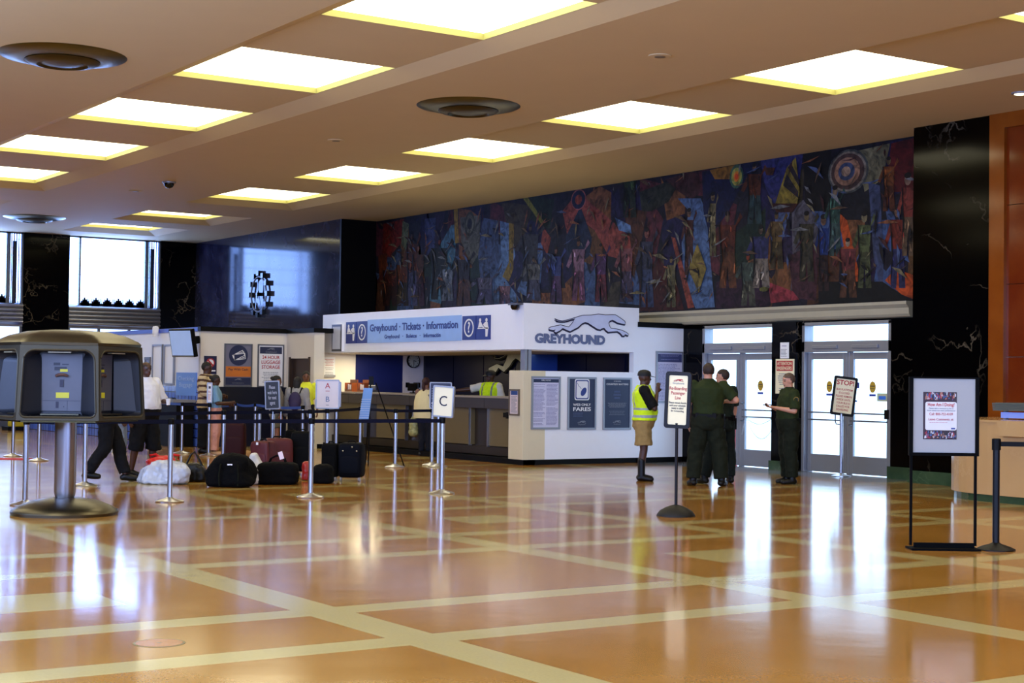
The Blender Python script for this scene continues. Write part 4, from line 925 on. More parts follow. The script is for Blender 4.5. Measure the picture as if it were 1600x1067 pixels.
class Fig:
    """Pose frame: x forward, y to the figure's own left, z up, for a height of 1.75 m."""
    def __init__(s, h=1.75, girth=1.0, lean=0.0, belly=0.0, stance=.10, head=(0, 0), **P):
        s.k = h/1.75; s.g = girth; s.lean = lean; s.belly = belly; s.head_turn, s.head_nod = head
        j = {}
        for sd, n in ((1, 'l'), (-1, 'r')):
            j['hip'+n] = Vector((0, sd*.09, .90)); j['knee'+n] = Vector((.015, sd*(stance), .485)); j['ank'+n] = Vector((-.02, sd*(stance+.01), .085))
            j['sho'+n] = Vector((lean*.9, sd*.185*(.6+.4*girth), 1.425)); j['elb'+n] = Vector((lean*.5-.03, sd*.245*(.5+.5*girth), 1.13)); j['wri'+n] = Vector((.04, sd*.27, .88))
            j['hand'+n] = None; j['toe'+n] = 0.0
        for k_, v in P.items(): j[k_] = Vector(v) if hasattr(v, '__len__') else v
        s.j = j; s.nc = Vector((lean*1.05, 0, 1.47)); s.hc = Vector((lean*1.2+.02, 0, 1.622))
    def torso(s, mb, e, z0=.84, z1=1.515):
        T = [(.80, .085, .13, 0), (.86, .115, .162, 0), (.95, .12, .172, 0), (1.03, .112, .16, .01), (1.10, .108, .152, .015), (1.22, .12, .165, .015), (1.32, .122, .178, .01), (1.39, .108, .175, 0), (1.44, .082, .14, 0), (1.475, .066, .09, 0), (1.51, .052, .062, .005)]
        R = []
        for z, rx, ry, ox in T:
            if z < z0-1e-3 or z > z1+1e-3: continue
            b = s.belly*math.exp(-((z-1.06)/.14)**2)
            cx = s.lean*max(0, (z-.95))/.5+ox+b*.5; g = s.g
            R.append([(cx+(rx*g+e+b*.5)*math.cos(2*PI*i/24), (ry*g+e+b*.3)*math.sin(2*PI*i/24), z) for i in range(24)])
        mb.rings(R)
        return s
    def leg(s, mb, n, e, t=1.0, flare=0.0):
        j = s.j; H, K, A = j['hip'+n], j['knee'+n], j['ank'+n]; g = s.g**.6
        if t <= .5: q = H.lerp(K, t/.5); mb.sphere(H, .088*g+e); mb.cone(H, q, .088*g+e, .066*g+e+flare, 16); return
        P = [H, H.lerp(K, .5), K]; Rr = [.09*g+e, .078*g+e+flare*.4, .058*g+e+flare*.7]
        u = (t-.5)/.5; calf = K.lerp(A, .35); 
        if u > .35: P.append(calf+Vector((-.012, 0, 0))); Rr.append(.056*g+e+flare*.5)
        P.append(K.lerp(A, u)); Rr.append((.040+e+flare) if u > .8 else .056*g+e+flare)
        if e > .01: mb.limb(P[:-1], Rr[:-1]); mb.cone(P[-2], P[-1], Rr[-2], Rr[-1], 14)
        else: mb.limb(P, Rr)
    def arm(s, mb, n, e, t=1.0, flare=0.0):
        j = s.j; S_, E_, W_ = j['sho'+n], j['elb'+n], j['wri'+n]; g = s.g**.5
        if t <= .5: mb.sphere(S_, .058*g+e); mb.cone(S_, S_.lerp(E_, t/.5), .058*g+e, .050*g+e+flare, 14); return
        P = [S_, S_.lerp(E_, .5), E_]; Rr = [.056*g+e, .048*g+e, .039*g+e]; u = (t-.5)/.5
        P += [E_.lerp(W_, min(u, .3)), E_.lerp(W_, u)]; Rr += [.039*g+e, .026+e+flare]; mb.limb(P, Rr)
    def foot(s, mb, n, e, boot=0):
        A = s.j['ank'+n]; a = s.j['toe'+n]; f = Vector((math.cos(a), math.sin(a), 0)); z = A.z-.085
        c = Vector((A.x, A.y, z))
        mb.sphere(c-f*.03+Vector((0, 0, .045)), (.042+e, .038+e, .045), 12)
        mb.limb([c+Vector((0, 0, .055)), c+f*.09+Vector((0, 0, .04)), c+f*.155+Vector((0, 0, .032))], [.042+e, .038+e, .030+e])
        mb.cone(A, c+Vector((0, 0, .05)), .04+e, .045+e)
        if boot: mb.limb([A+Vector((0, 0, boot)), A], [.046+e, .045+e])
    def hand(s, mb, n, thin=1.0):
        j = s.j; W_ = j['wri'+n]; E_ = j['elb'+n]; d = (W_-E_).normalized()
        if j['hand'+n] is not None: d = j['hand'+n].normalized()
        side = 1 if n == 'l' else -1
        nrm = j.get('palm'+n); nrm = Vector(nrm) if nrm is not None else Vector((0, -side, 0))
        nrm = (nrm-d*nrm.dot(d)); nrm = nrm.normalized() if nrm.length > 1e-3 else d.orthogonal().normalized()
        acr = d.cross(nrm)*side       # from little finger to index
        c = W_+d*.05
        R = []
        for t, w, th in ((-.045, .026, .02), (-.01, .036, .016), (.03, .042, .014), (.048, .040, .012)):
            R.append([tuple(c+d*t+acr*(w*math.cos(2*PI*i/12))+nrm*(th*math.sin(2*PI*i/12))) for i in range(12)])
        mb.rings(R)
        curl = j.get('curl'+n, .5)
        for i, (o, l) in enumerate(((-.031, .056), (-.011, .072), (.011, .080), (.031, .070))):
            p0 = c+d*.042+acr*o; pts = [p0]; a = curl*.45; ang = a
            for q in (.45, .32, .23):
                dd = d*math.cos(ang)+nrm*math.sin(ang)+acr*o*1.2; pts.append(pts[-1]+dd.normalized()*l*q); ang += a*1.6
            mb.limb(pts, [.0095, .009, .0085, .0075], 8)
        p0 = c-d*.02+acr*.03; mb.limb([p0, p0+acr*.028+d*.022+nrm*.008, p0+acr*.036+d*.048+nrm*(.012+.02*curl)], [.013, .011, .0085], 8)
    def head(s, mb):
        h = s.hc; a = s.head_turn; M = Matrix.Translation(h) @ Matrix.Rotation(a, 4, 'Z') @ Matrix.Rotation(s.head_nod, 4, 'Y'); s.hm = M
        mb.limb([s.nc-Vector((0, 0, .03)), h+Vector((-.015, 0, -.05))], [.066, .060])
        mb.sphere((-.008, 0, .02), (.098, .076, .098), 20, 0, M); mb.sphere((.012, 0, -.045), (.072, .058, .072), 16, 0, M)
        mb.sphere((.050, 0, -.085), (.030, .030, .024), 12, 0, M)
        mb.sphere((.088, 0, -.022), (.018, .012, .018), 10, 0, M); mb.sphere((.082, 0, -.002), (.012, .009, .028), 10, 0, M)
        mb.sphere((.072, 0, -.062), (.016, .024, .010), 10, 0, M); mb.sphere((.072, 0, .025), (.02, .05, .010), 10, 0, M)
        for sd in (1, -1): mb.sphere((-.012, sd*.078, -.01), (.016, .010, .030), 8, 0, M)

def person(label, loc, heading, fig, skin, top=None, bottom=None, shoes=(12, 12, 12), hair=None, cap=None, voxel=.011, boot=0, extra=None, lips=True):
    """top: list of (name, rgb, sleeve, hem, inflate); bottom: (name, rgb, leg length, inflate, flare)."""
    e = empty('person', (loc[0], loc[1], loc[2] if len(loc) > 2 else 0), HD+heading, label, 'person'); e.scale = (fig.k,)*3
    mb = MB(); fig.torso(mb, -.004)
    for n in 'lr': fig.leg(mb, n, -.004); fig.arm(mb, n, 0); fig.foot(mb, n, -.006); fig.hand(mb, n)
    fig.head(mb)
    Mi = fig.hm.inverted()
    def pick(c):
        q = Mi @ c
        if q.x > .05:
            for sd in (1, -1):
                if abs(q.y-sd*.031) < .013 and abs(q.z-.004) < .0075: return 1
                if abs(q.y-sd*.033) < .02 and abs(q.z-.028) < .006 and q.x > .06: return 1
            if abs(q.y) < .024 and abs(q.z+.064) < .007: return 2
        return 0
    mobj(remeshed(mb, 'body', voxel, 1), 'body', [SKIN[skin], EYE, LIPS], e, pick)
    if bottom:
        nm, rgb, ln, inf, fl = bottom; mb = MB(); fig.torso(mb, inf, .80, 1.04)
        for n in 'lr': fig.leg(mb, n, inf, ln, fl)
        if nm == 'skirt': pass
        mobj(remeshed(mb, nm, voxel*1.1, 2, .03), nm, [mat(f'{nm}_{rgb[0]}_{rgb[1]}_{rgb[2]}', rgb, .85, spec=.2, var=.15, scale=14)], e)
    for t in (top or []):
        nm, rgb, slv, hem, inf = t[:5]; stripes = t[5] if len(t) > 5 else None
        mb = MB(); fig.torso(mb, inf, hem, 1.515)
        if slv > 0:
            for n in 'lr': fig.arm(mb, n, inf*.9, slv, .008)
        else:
            for n in 'lr': mb.sphere(fig.j['sho'+n]+Vector((0, -.04 if n == 'l' else .04, .0)), .05+inf, 12)
        me = remeshed(mb, nm, voxel, 2, .024)
        ms = [mat(f'{nm}_{rgb[0]}_{rgb[1]}_{rgb[2]}', rgb, .8, spec=.2, var=.1, scale=14)]
        pk = None
        if stripes: ms.append(mat(f'{nm}_trim_{stripes[0][0]}_{stripes[0][1]}', stripes[0], .6)); pk = stripes[1]
        mobj(me, nm, ms, e, pk)
    for n in 'lr':
        mb = MB(); fig.foot(mb, n, .012, boot)
        mobj(remeshed(mb, 'shoe', .011, 1), 'shoe', [mat(f'shoe_{shoes[0]}_{shoes[1]}', tuple(c*.6 if max(shoes) < 30 else c for c in shoes), .45, spec=.3)], e)
    if hair:
        hk, rgb = hair; mb = MB(); M = fig.hm
        mb.sphere((-.018, 0, .030), (.102, .086, .098), 24, 0, M)
        if hk == 'long': mb.sphere((-.06, 0, -.05), (.06, .085, .12), 16, 0, M); mb.sphere((-.07, 0, -.14), (.05, .07, .09), 14, 0, M)
        if hk == 'pony': mb.sphere((-.11, 0, .0), (.04, .035, .04), 12, 0, M); mb.limb([M @ Vector((-.12, 0, -.01)), M @ Vector((-.13, 0, -.10)), M @ Vector((-.11, 0, -.17))], [.035, .038, .02], 10)
        if hk == 'bun': mb.sphere((-.115, 0, .055), (.045, .045, .045), 12, 0, M)
        me = remeshed(mb, 'hair', .011, 1, .006, .03)
        bm = bmesh.new(); bm.from_mesh(me); lim = {'short': (.055, -.03)}.get(hk, (.055, -.03))
        kill = [f for f in bm.faces if (lambda q: (q.x > -.005 and q.z < .045+max(0, (q.x-.03))*.3) or (hk == 'short' and q.z < -.035) or (hk == 'bald' and q.z > .07))(Mi @ f.calc_center_median())]
        bmesh.ops.delete(bm, geom=kill, context='FACES'); bm.to_mesh(me); bm.free()
        mobj(me, 'hair', [mat(f'hair_{rgb[0]}_{rgb[1]}', rgb, .7, var=.2, scale=40)], e)
    if cap:
        mb = MB(); M = fig.hm; R = []
        for z, r in ((.028, 1.0), (.06, 1.0), (.095, .9), (.118, .65), (.13, .2)): R.append([(-.012+.108*r*math.cos(2*PI*i/20), .088*r*math.sin(2*PI*i/20), z) for i in range(20)])
        mb.rings(R, 0, M)
        mb.rings([[(.075+.09*math.cos(2*PI*i/20)*(1 if math.cos(2*PI*i/20) > 0 else .3), .07*math.sin(2*PI*i/20), z-.02*max(0, math.cos(2*PI*i/20))) for i in range(20)] for z in (.034, .042)], 0, M)
        mb.build('cap', mat('cap_black', cap, .7), e, smooth=True)
    if extra: extra(e, fig)
    return e

def slab_between(fig, x, y, z, dx, dy, dz, M=None): return MB().box(x-dx, x+dx, y-dy, y+dy, z-dz, z+dz, 0, M)
OL = (36, 46, 18); OLD = (21, 26, 14)
def duty(e, fig):
    c = MB(); c.lathe([(.070, -.015), (.078, .0), (.074, .045), (.066, .045), (.064, -.015)], 24, 0, Matrix.Translation(fig.nc+Vector((.002, 0, .012))) @ Matrix.Diagonal((1, 1.08, 1, 1)))
    c.build('collar', mat('collar_olive', (30, 40, 15), .8, spec=.2), e, smooth=True)
    R = []
    for z, ex in ((.965, .022), (1.02, .022)): R.append([((.122*fig.g+ex)*math.cos(2*PI*i/24)+.005, (.172*fig.g+ex)*math.sin(2*PI*i/24), z) for i in range(24)])
    b = MB().rings(R).build('duty_belt', black, e, smooth=True)
    MB().box(-.06, .05, -.245, -.195, .82, 1.0).build('holster', black, e, bevel=.01)
    m = MB()
    for a in (.9, 1.6, 2.3, 3.6): x, y = .15*math.cos(a), .2*math.sin(a); m.box(x-.03, x+.03, y-.03, y+.03, .95, 1.04)
    m.build('pouch', black, e, bevel=.008)
def patch(e, fig, n='l', badge=True):
    sd = 1 if n == 'l' else -1; S_ = fig.j['sho'+n]; E_ = fig.j['elb'+n]; c = S_.lerp(E_, .35)
    M = Matrix.Translation(c+Vector((0, sd*.068, 0))) @ Matrix.Rotation(-sd*PI/2, 4, 'X')
    MB().lathe([(0, -.01), (.045, -.01), (.045, .006), (0, .008)], 20, 0, M).build('sleeve_patch', mat('patch_gold', (150, 120, 40), .6), e)
    MB().lathe([(0, .008), (.033, .008), (.033, .010), (0, .010)], 20, 0, M).build('patch_centre', mat('patch_dark', (30, 40, 60), .6), e)
    if badge: MB().prism([(-.03, .05), (.03, .05), (.035, 0), (0, -.05), (-.035, 0)], -.01, .01, 0, Matrix.Translation((fig.lean*.7+.135, .075, 1.31)) @ Matrix.Rotation(PI/2, 4, 'Z')).build('badge', mat('badge_gold', (214, 180, 60), .35, .5), e)

# man in the yellow vest, facing the doors, hand raised
VY = (206, 238, 30)
def vest_bands(c): return 1 if (1.0 < c.z < 1.035 or 1.115 < c.z < 1.15 or (c.z > 1.15 and .095 < abs(c.y) < .125)) else 0
f = Fig(1.75, 1.15, belly=.05, stance=.10, head=(0, .03), elbr=(.17, -.26, 1.14), wrir=(.21, -.13, 1.39), handr=(.15, 0, 1), palmr=(-.3, 1, 0), curlr=.35, toel=.1, toer=-.1)
p = G(1004, 751)
person('man in lime yellow safety vest, black cap and khaki shorts raising one hand', p, -93, f, 'dark', [('shirt', (8, 8, 9), .47, .88, .03), ('safety_vest', VY, 0, .93, .045, ((150, 156, 160), vest_bands))], ('shorts', (150, 124, 76), .41, .03, .035), (14, 12, 12), None, (5, 5, 6), boot=.24)
# three officers in green
f = Fig(1.86, 1.28, stance=.19, head=(.25, 0), kneel=(.02, .17, .485), kneer=(.02, -.17, .485), elbr=(-.02, -.40, 1.22), wrir=(.22, -.24, 1.20), handr=(.9, .5, .1), palmr=(0, 1, 0), elbl=(-.02, .28, 1.14), wril=(.06, .27, .90), toel=.35, toer=-.35)
person('officer in olive uniform seen from behind with one elbow out', G(1105, 759), -6, f, 'light', [('shirt', OL, .42, .93, .018)], ('trousers', OLD, .97, .03, .035), (12, 12, 12), ('short', (44, 26, 16)), boot=.12, extra=lambda e, q: (duty(e, q),))
f = Fig(1.78, 1.15, stance=.15, head=(.7, 0), kneel=(.05, .20, .485), ankl=(.06, .30, .085), elbl=(.14, .2, 1.16), wril=(.2, .0, 1.22), handl=(.2, -1, .2), toer=-.5, elbr=(.02, -.27, 1.14), wrir=(.08, -.27, .9))
person('officer in olive uniform partly hidden behind the other officer, facing aside', G(1128, 755), 35, f, 'light', [('shirt', (24, 34, 26), .42, .93, .018)], ('trousers', (20, 28, 26), .97, .024, .015), (12, 12, 14), ('short', (40, 22, 16)), boot=.1, extra=lambda e, q: (duty(e, q),))
f = Fig(1.73, 1.22, belly=.03, stance=.09, head=(.05, .12), elbl=(.02, .26, 1.15), wril=(.27, .10, 1.20), handl=(1, -.3, .15), palml=(0, 0, 1), curll=.9, elbr=(.02, -.25, 1.15), wrir=(.26, -.06, 1.2), handr=(1, .2, .2), palmr=(0, 0, 1), curlr=.9, toel=.05, toer=-.05)
def phone_c(e, fig): duty(e, fig); patch(e, fig, 'l'); 
pc = G(1232, 756)
person('officer in olive uniform with gold badge standing by the pier looking down', pc, 103, f, 'light', [('shirt', OL, .45, .93, .018)], ('trousers', OLD, .97, .03, .025), (12, 12, 12), ('short', (84, 64, 50)), boot=.08, extra=phone_c)
def held(name, label, cat, base, heading, k, pos, builder):
    a = math.radians(HD+heading); x, y, z = pos[0]*k, pos[1]*k, pos[2]*k
    e = empty(name, (base[0]+x*math.cos(a)-y*math.sin(a), base[1]+x*math.sin(a)+y*math.cos(a), z), HD+heading, label, cat); builder(e); return e
held('mobile_phone', 'black mobile phone held by the officer beside the pier', 'phone', pc, 103, 1.73/1.75, (.385, .03, 1.235), lambda e: (MB().box(-.06, .06, -.034, .034, 0, .012).build('case', black, e, bevel=.004), MB().box(-.055, .055, -.03, .03, .012, .0135).build('screen', black_g, e)))

# man in white T-shirt holding a cup
f = Fig(1.78, 1.22, belly=.07, stance=.12, head=(-.1, 0), elbl=(.02, .33, 1.14), wril=(.27, .20, 1.13), handl=(1, -.25, .1), palml=(0, -1, 0), curll=1.0, elbr=(-.04, -.31, 1.14), wrir=(.02, -.3, .9), kneel=(.05, .14, .485), ankl=(.02, .15, .085), kneer=(-.03, -.12, .485), ankr=(-.14, -.12, .085), toel=.3)
pw = G(224, 744)
person('heavy man in white T-shirt and black knee shorts holding a cup', pw, -128, f, 'dark', [('t_shirt', (222, 222, 230), .47, .92, .026)], ('shorts', (12, 12, 14), .60, .03, .03), (12, 12, 14), ('bald', (20, 16, 14)))
held('paper_cup', 'pale paper cup in the hand of the man in white T-shirt', 'cup', pw, -128, 1.78/1.75, (.385, .135, 1.09), lambda e: (MB().lathe([(0, 0), (.028, 0), (.036, .1), (.033, .1), (.026, .005), (0, .005)], 16).build('cup', paper, e, smooth=True), MB().lathe([(.038, .1), (.038, .108), (0, .112)], 16).build('lid', mat('cup_lid', (120, 130, 130), .4), e, smooth=True)))
# walking person behind the telephones
f = Fig(1.76, 1.0, lean=.03, stance=.1, kneel=(.16, .10, .52), ankl=(.26, .10, .10), kneer=(-.02, -.10, .49), ankr=(-.26, -.10, .14), elbl=(-.12, .26, 1.15), wril=(-.1, .27, .92), elbr=(.08, -.26, 1.15), wrir=(.2, -.24, .95))
person('striding person in black trousers mostly hidden behind the telephone stand', G(166, 753), -80, f, 'dark', [('shirt', (40, 44, 60), .9, .9, .02)], ('trousers', (12, 12, 14), .97, .028, .02), (12, 12, 14), ('short', (18, 14, 12)), voxel=.013)
f = Fig(1.7, 1.0, stance=.1)
person('person in faded blue jeans and white trainers behind the telephone stand', G(189, 706), 90, f, 'brown', [('shirt', (120, 130, 160), .9, .9, .02)], ('jeans', (120, 134, 160), .97, .026, .02), (214, 214, 220), ('short', (20, 16, 14)), voxel=.014)
# queue at the left counter
f = Fig(1.86, 1.08, stance=.1, head=(0, .05), elbr=(.06, -.27, 1.15), wrir=(.3, -.16, 1.12), elbl=(.02, .28, 1.15), wril=(.26, .2, 1.1))
person('tall man in brown and cream striped shirt in the queue', G(320, 708), -100, f, 'dark', [('striped_shirt', (196, 176, 140), .6, .86, .04, ((70, 34, 22), lambda c: 1 if (c.z*9+c.y*1.2) % 1 < .42 else 0))], ('trousers', (16, 16, 18), .97, .03, .02), (14, 12, 12), ('short', (16, 12, 12)), voxel=.014)
f = Fig(1.60, .98, stance=.1, head=(0, .1), elbr=(.08, -.24, 1.12), wrir=(.32, -.14, 1.14), elbl=(.05, .24, 1.12), wril=(.28, .15, 1.1))
person('short woman in light blue shirt and pink trousers beside the striped man', G(334, 711), -85, f, 'dark', [('shirt', (120, 160, 190), .45, .9, .024)], ('trousers', (206, 150, 136), .97, .035, .035), (190, 150, 110), ('bun', (16, 12, 12)), voxel=.013)
f = Fig(1.60, 1.05, stance=.09, head=(-.2, .05), elbl=(.1, .24, 1.12), wril=(.2, .1, 1.16), elbr=(.0, -.25, 1.12), wrir=(.05, -.25, .9))
person('woman in grey top and shorts with dark hair tied up, waiting by suitcases', G(430, 711), -70, f, 'brown', [('top', (130, 124, 116), .6, .84, .024)], ('shorts', (90, 84, 66), .36, .02, .01), (60, 50, 40), ('bun', (18, 14, 12)), voxel=.013)
def backpack(e, fig):
    mb = MB(); mb.sphere((-.19, 0, 1.2), (.09, .15, .22), 14); mb.sphere((-.26, 0, 1.12), (.05, .11, .12), 12)
    mobj(remeshed(mb, 'backpack', .014, 2), 'backpack', [mat('purple_pack', (40, 28, 70), .7)], e)
    m = MB()
    for sd in (1, -1): m.tube([(-.16, sd*.10, 1.38), (-.06, sd*.12, 1.50), (.08, sd*.13, 1.46), (.16, sd*.13, 1.3), (.12, sd*.17, 1.12), (-.12, sd*.15, 1.06)], .014, 6)
    m.build('strap', black_fab, e, smooth=True)
f = Fig(1.58, 1.05, stance=.09)
person('person in grey hoodie seen from behind wearing a purple backpack', G(463, 711), -8, f, 'dark', [('hoodie', (150, 148, 146), .95, .88, .034)], ('trousers', (18, 18, 26), .97, .026, .02), (20, 20, 22), ('long', (18, 14, 12)), voxel=.013, extra=backpack)
f = Fig(1.70, 1.0, stance=.1, head=(.35, .05))
person('man in bright yellow T-shirt facing the camera behind the hooded person', G(477, 703.5), 170, f, 'brown', [('t_shirt', (226, 232, 60), .47, .9, .024)], ('trousers', (30, 30, 40), .97, .026, .02), (30, 30, 30), ('short', (16, 12, 12)), voxel=.013)
# woman in cream poncho at the counter
f = Fig(1.60, 1.02, stance=.08, elbl=(.10, .22, 1.12), wril=(.30, .16, 1.16), elbr=(.1, -.22, 1.12), wrir=(.28, -.16, 1.16), head=(-.15, 0))
def poncho(e, fig):
    R = []
    for z, rx, ry in ((.84, .20, .27), (1.0, .20, .27), (1.2, .185, .265), (1.35, .15, .235), (1.43, .11, .17), (1.475, .075, .095)):
        R.append([((rx*(1+.05*math.cos(7*2*PI*i/36)))*math.cos(2*PI*i/36), ry*(1+.05*math.cos(6*2*PI*i/36))*math.sin(2*PI*i/36), z) for i in range(36)])
    MB().rings(R).build('poncho', mat('cream_knit', (222, 208, 160), .8, var=.06), e, smooth=True)
    MB().sphere((0, 0, 0), (.02, .03, .02), 10, 0, Matrix.Translation(fig.hm @ Vector((-.115, 0, -.02)))).build('hair_tie', paper, e, smooth=True)
pp = G(664, 712)
person('woman in long cream poncho with dark ponytail standing at the ticket counter', pp, -20, f, 'brown', [('top', (120, 90, 80), .9, .95, .01)], ('trousers', (24, 26, 36), .97, .02, .0), (40, 40, 44), ('pony', (50, 16, 16)), voxel=.013, extra=poncho)
e = empty('plastic_bag', (onX(647, 650, pp.x-.12).x, onX(647, 650, pp.x-.12).y, .42), 0, 'pale patterned plastic bag hanging beside the woman in the poncho', 'bag')
mb = MB(); mb.sphere((0, 0, .18), (.10, .12, .20), 14); mb.sphere((0, 0, .05), (.11, .13, .09), 12)
mobj(remeshed(mb, 'bag', .012, 1, .03, .06), 'bag', [mat('patterned_plastic', (150, 150, 100), .4, var=.6, scale=22)], e); MB().tube([(0, -.06, .34), (0, -.03, .5), (0, .03, .5), (0, .06, .34)], .006, 6).build('handle', paper, e)
# agent behind the counter
pa = onX(766, 640, 17.35)
f = Fig(1.76, 1.12, stance=.1, head=(-.5, .1), elbr=(.12, -.42, 1.36), wrir=(.20, -.70, 1.33), handr=(.2, -1, -.05), palmr=(0, 0, -1), curlr=.4, elbl=(.02, .28, 1.15), wril=(.2, .25, 1.05))
person('ticket agent in yellow safety vest and dark cap reaching across behind the counter', (pa.x, pa.y, 0), 150, f, 'dark', [('t_shirt', (210, 206, 196), .46, .92, .02), ('safety_vest', VY, 0, .93, .034, ((120, 126, 110), vest_bands))], ('trousers', (20, 20, 24), .97, .02, 0), (14, 14, 14), None, (6, 6, 9), voxel=.012)

# ================================================================== STANCHIONS
def stanchion(p, label, belt_to=None, belt_mat=None, head_h=.07, sag=.0, h=1.03, group='steel queue posts'):
    e = empty('stanchion', (p[0], p[1], 0), 0, label, 'queue post', group)
    MB().lathe([(.175, 0), (.178, .012), (.16, .022), (.06, .045), (.036, .062), (0, .062)], 32).build('base', chrome, e, smooth=True)
    MB().lathe([(.032, .05), (.032, h-.03), (0, h-.03)], 20).build('pole', chrome, e, smooth=True)
    MB().lathe([(.036, h-.075), (.038, h-.07), (.038, h-.008), (.030, h), (0, h)], 20).build('head', black, e, smooth=True)
    if belt_to is not None:
        a = Vector((0, 0, h-.04)); b = Vector((belt_to[0]-p[0], belt_to[1]-p[1], h-.04)); d = (b-a).normalized(); s = Vector((-d.y, d.x, 0))*.0012; n = 14
        R = []
        for i in range(n+1):
            t = i/n; c = a.lerp(b, t); c.z -= sag*4*t*(1-t)
            if i == 0: c = a+d*.038
            if i == n: c = b-d*.038
            R.append([tuple(c+s+Vector((0, 0, -.025))), tuple(c+s+Vector((0, 0, .025))), tuple(c-s+Vector((0, 0, .025))), tuple(c-s+Vector((0, 0, -.025)))])
        MB().rings(R).build('belt', belt_mat or belt_m, e)
    return e
def P2(px, py): q = G(px, py); return (q.x, q.y)
A1, A2, A3, A4 = P2(39, 789), P2(265, 784), P2(485, 777), P2(690, 771)
stanchion(A1, 'leaning edge steel queue post just behind the telephone stand base', A2)
stanchion(A2, 'steel queue post in front of the white plastic bag', A3)
stanchion(A3, 'steel queue post in front of the black suitcases', A4)
stanchion(A4, 'steel queue post carrying the letter C sign')
B1, B2, B3 = P2(132, 759), P2(348, 743), P2(425, 738)
B4 = P2(483, 736); B5 = P2(510, 733); B6 = P2(562, 722); B7 = P2(617, 730); B8 = P2(674.5, 727); B9 = P2(684, 729)
stanchion(B1, 'steel queue post beside the legs of the striding person', B2)
stanchion(B2, 'steel queue post behind the big black duffel bag', B4)
stanchion(B3, 'steel queue post carrying the tilted dark notice, behind red suitcases')
stanchion(B4, 'steel queue post close behind the post of the black suitcases', B5)
stanchion(B5, 'steel queue post under the A and B sign', B6)
stanchion(B6, 'steel queue post just left of the easel, behind the navy suitcase', B7)
stanchion(B7, 'steel queue post standing alone before the counter beside the easel leg', B8)
stanchion(B8, 'steel queue post carrying the dark framed sign behind the C sign')
stanchion(B9, 'steel queue post between the C sign post and the dark sign post')
stanchion(P2(404, 731), 'steel queue post behind the red suitcases, next to the dark notice')
stanchion(P2(524.5, 724), 'steel queue post behind the A and B sign edge')
C1, C2, C3, C4, C5, C6 = P2(241.6, 702.5), P2(283.8, 708.5), P2(326, 712), P2(367, 705.5), P2(398, 708), P2(472, 718)
stanchion(C1, 'steel queue post beside the cup hand of the man in white', C2, belt_b)
stanchion(C2, 'steel queue post before the blue tiled wall', C3)
stanchion(C3, 'steel queue post with a narrow white sign before the pink trousers', C4, belt_b, sag=.03)
stanchion(C4, 'steel queue post before the navy wainscot, beside the pink trousers', C5, belt_b, sag=.03)
stanchion(C5, 'steel queue post against the navy wainscot under the luggage notice', C6, belt_b, sag=.03)
stanchion(C6, 'steel queue post beside the purple backpack')
stanchion(P2(20, 713), 'steel queue post farthest behind the telephones, near the red mat', P2(60.5, 720))
stanchion(P2(60.5, 720), 'steel queue post seen between the telephone column and the front post', None)
# sign holders that stand on posts
def post_sign(base, w, h, z0, rotz, label, frame_m, face_m, build=None, tilt=0):
    e = empty('post_sign', (base[0], base[1], z0), rotz, label, 'sign')
    m = MB(); r = min(w, h)*.06
    ringframe(m, rrect(w, h, r, 4, 0, h/2), rrect(w-.04, h-.04, r*.6, 4, 0, h/2), -.018, .018); m.build('frame', frame_m, e, bevel=.002)
    MB().box(-w/2+.01, w/2-.01, -.008, .008, .01, h-.01).build('face', face_m, e)
    MB().box(-.03, .03, -.03, .03, -.05, .0).build('clamp', black, e)
    if build: build(e, w, h, -.012)
    if tilt: e.rotation_euler = (0, math.radians(tilt), math.radians(rotz))
    return e
FC = math.degrees(-YAW)     # a sign facing the camera direction
def csign(e, w, h, y): text(e, 'C', 0, h*.5, .2, ink, y=y)
post_sign(A4, .34, .43, 1.04, FC-30, 'cream sign in silver frame with the letter C on a queue post', alu, cream_paper, csign, 3)
def absign(e, w, h, y):
    text(e, 'A', 0, h*.78, .13, red_ink, y=y); text(e, 'B', 0, h*.32, .13, blue_ink, y=y); MB().box(-.035, .035, y-.001, y, h*.6, h*.615).build('rule', red_ink, e); MB().box(-.025, .025, y-.001, y, h*.12, h*.135).build('rule', ink, e)
post_sign(B5, .41, .50, 1.03, FC+4, 'white sign in silver frame with letters A and B', alu, mat('pinkish_white', (222, 214, 218), .5), absign)
post_sign(P2(524.5, 724), .16, .46, 1.03, FC+10, 'narrow bright white sign edge behind the A and B sign', alu, mat('bluish_white', (206, 216, 246), .5))
def darksign(e, w, h, y): text(e, 'Please\nwait here\nfor next\nagent', 0, h*.5, .085, mat('light_grey_ink', (190, 190, 200), .5), y=y, w=w*.62)
post_sign(B3, .27, .47, 1.03, FC-18, 'tilted dark notice with white lines in silver frame on a post', alu, mat('charcoal', (34, 38, 46), .5), darksign, -3)
post_sign(C3, .11, .40, 1.04, FC, 'narrow white sign with dark square mark on a post', alu, paper, lambda e, w, h, y: (MB().box(-.02, .02, y-.001, y, h*.7, h*.82).build('mark', ink, e), bars(e, -.03, .03, h*.15, h*.6, 8, mat('pinkish_ink', (200, 140, 150), .5), y, 41)))
post_sign((B9[0]+.07, B9[1]+.05), .40, .48, 1.03, FC+4, 'dark navy sign in silver frame partly behind the C sign', alu, pn, lambda e, w, h, y: (text(e, 'So', -w*.28, h*.16, .11, paper, y=y), bars(e, -w*.4, w*.4, h*.35, h*.8, 5, grey_ink, y, 42)))

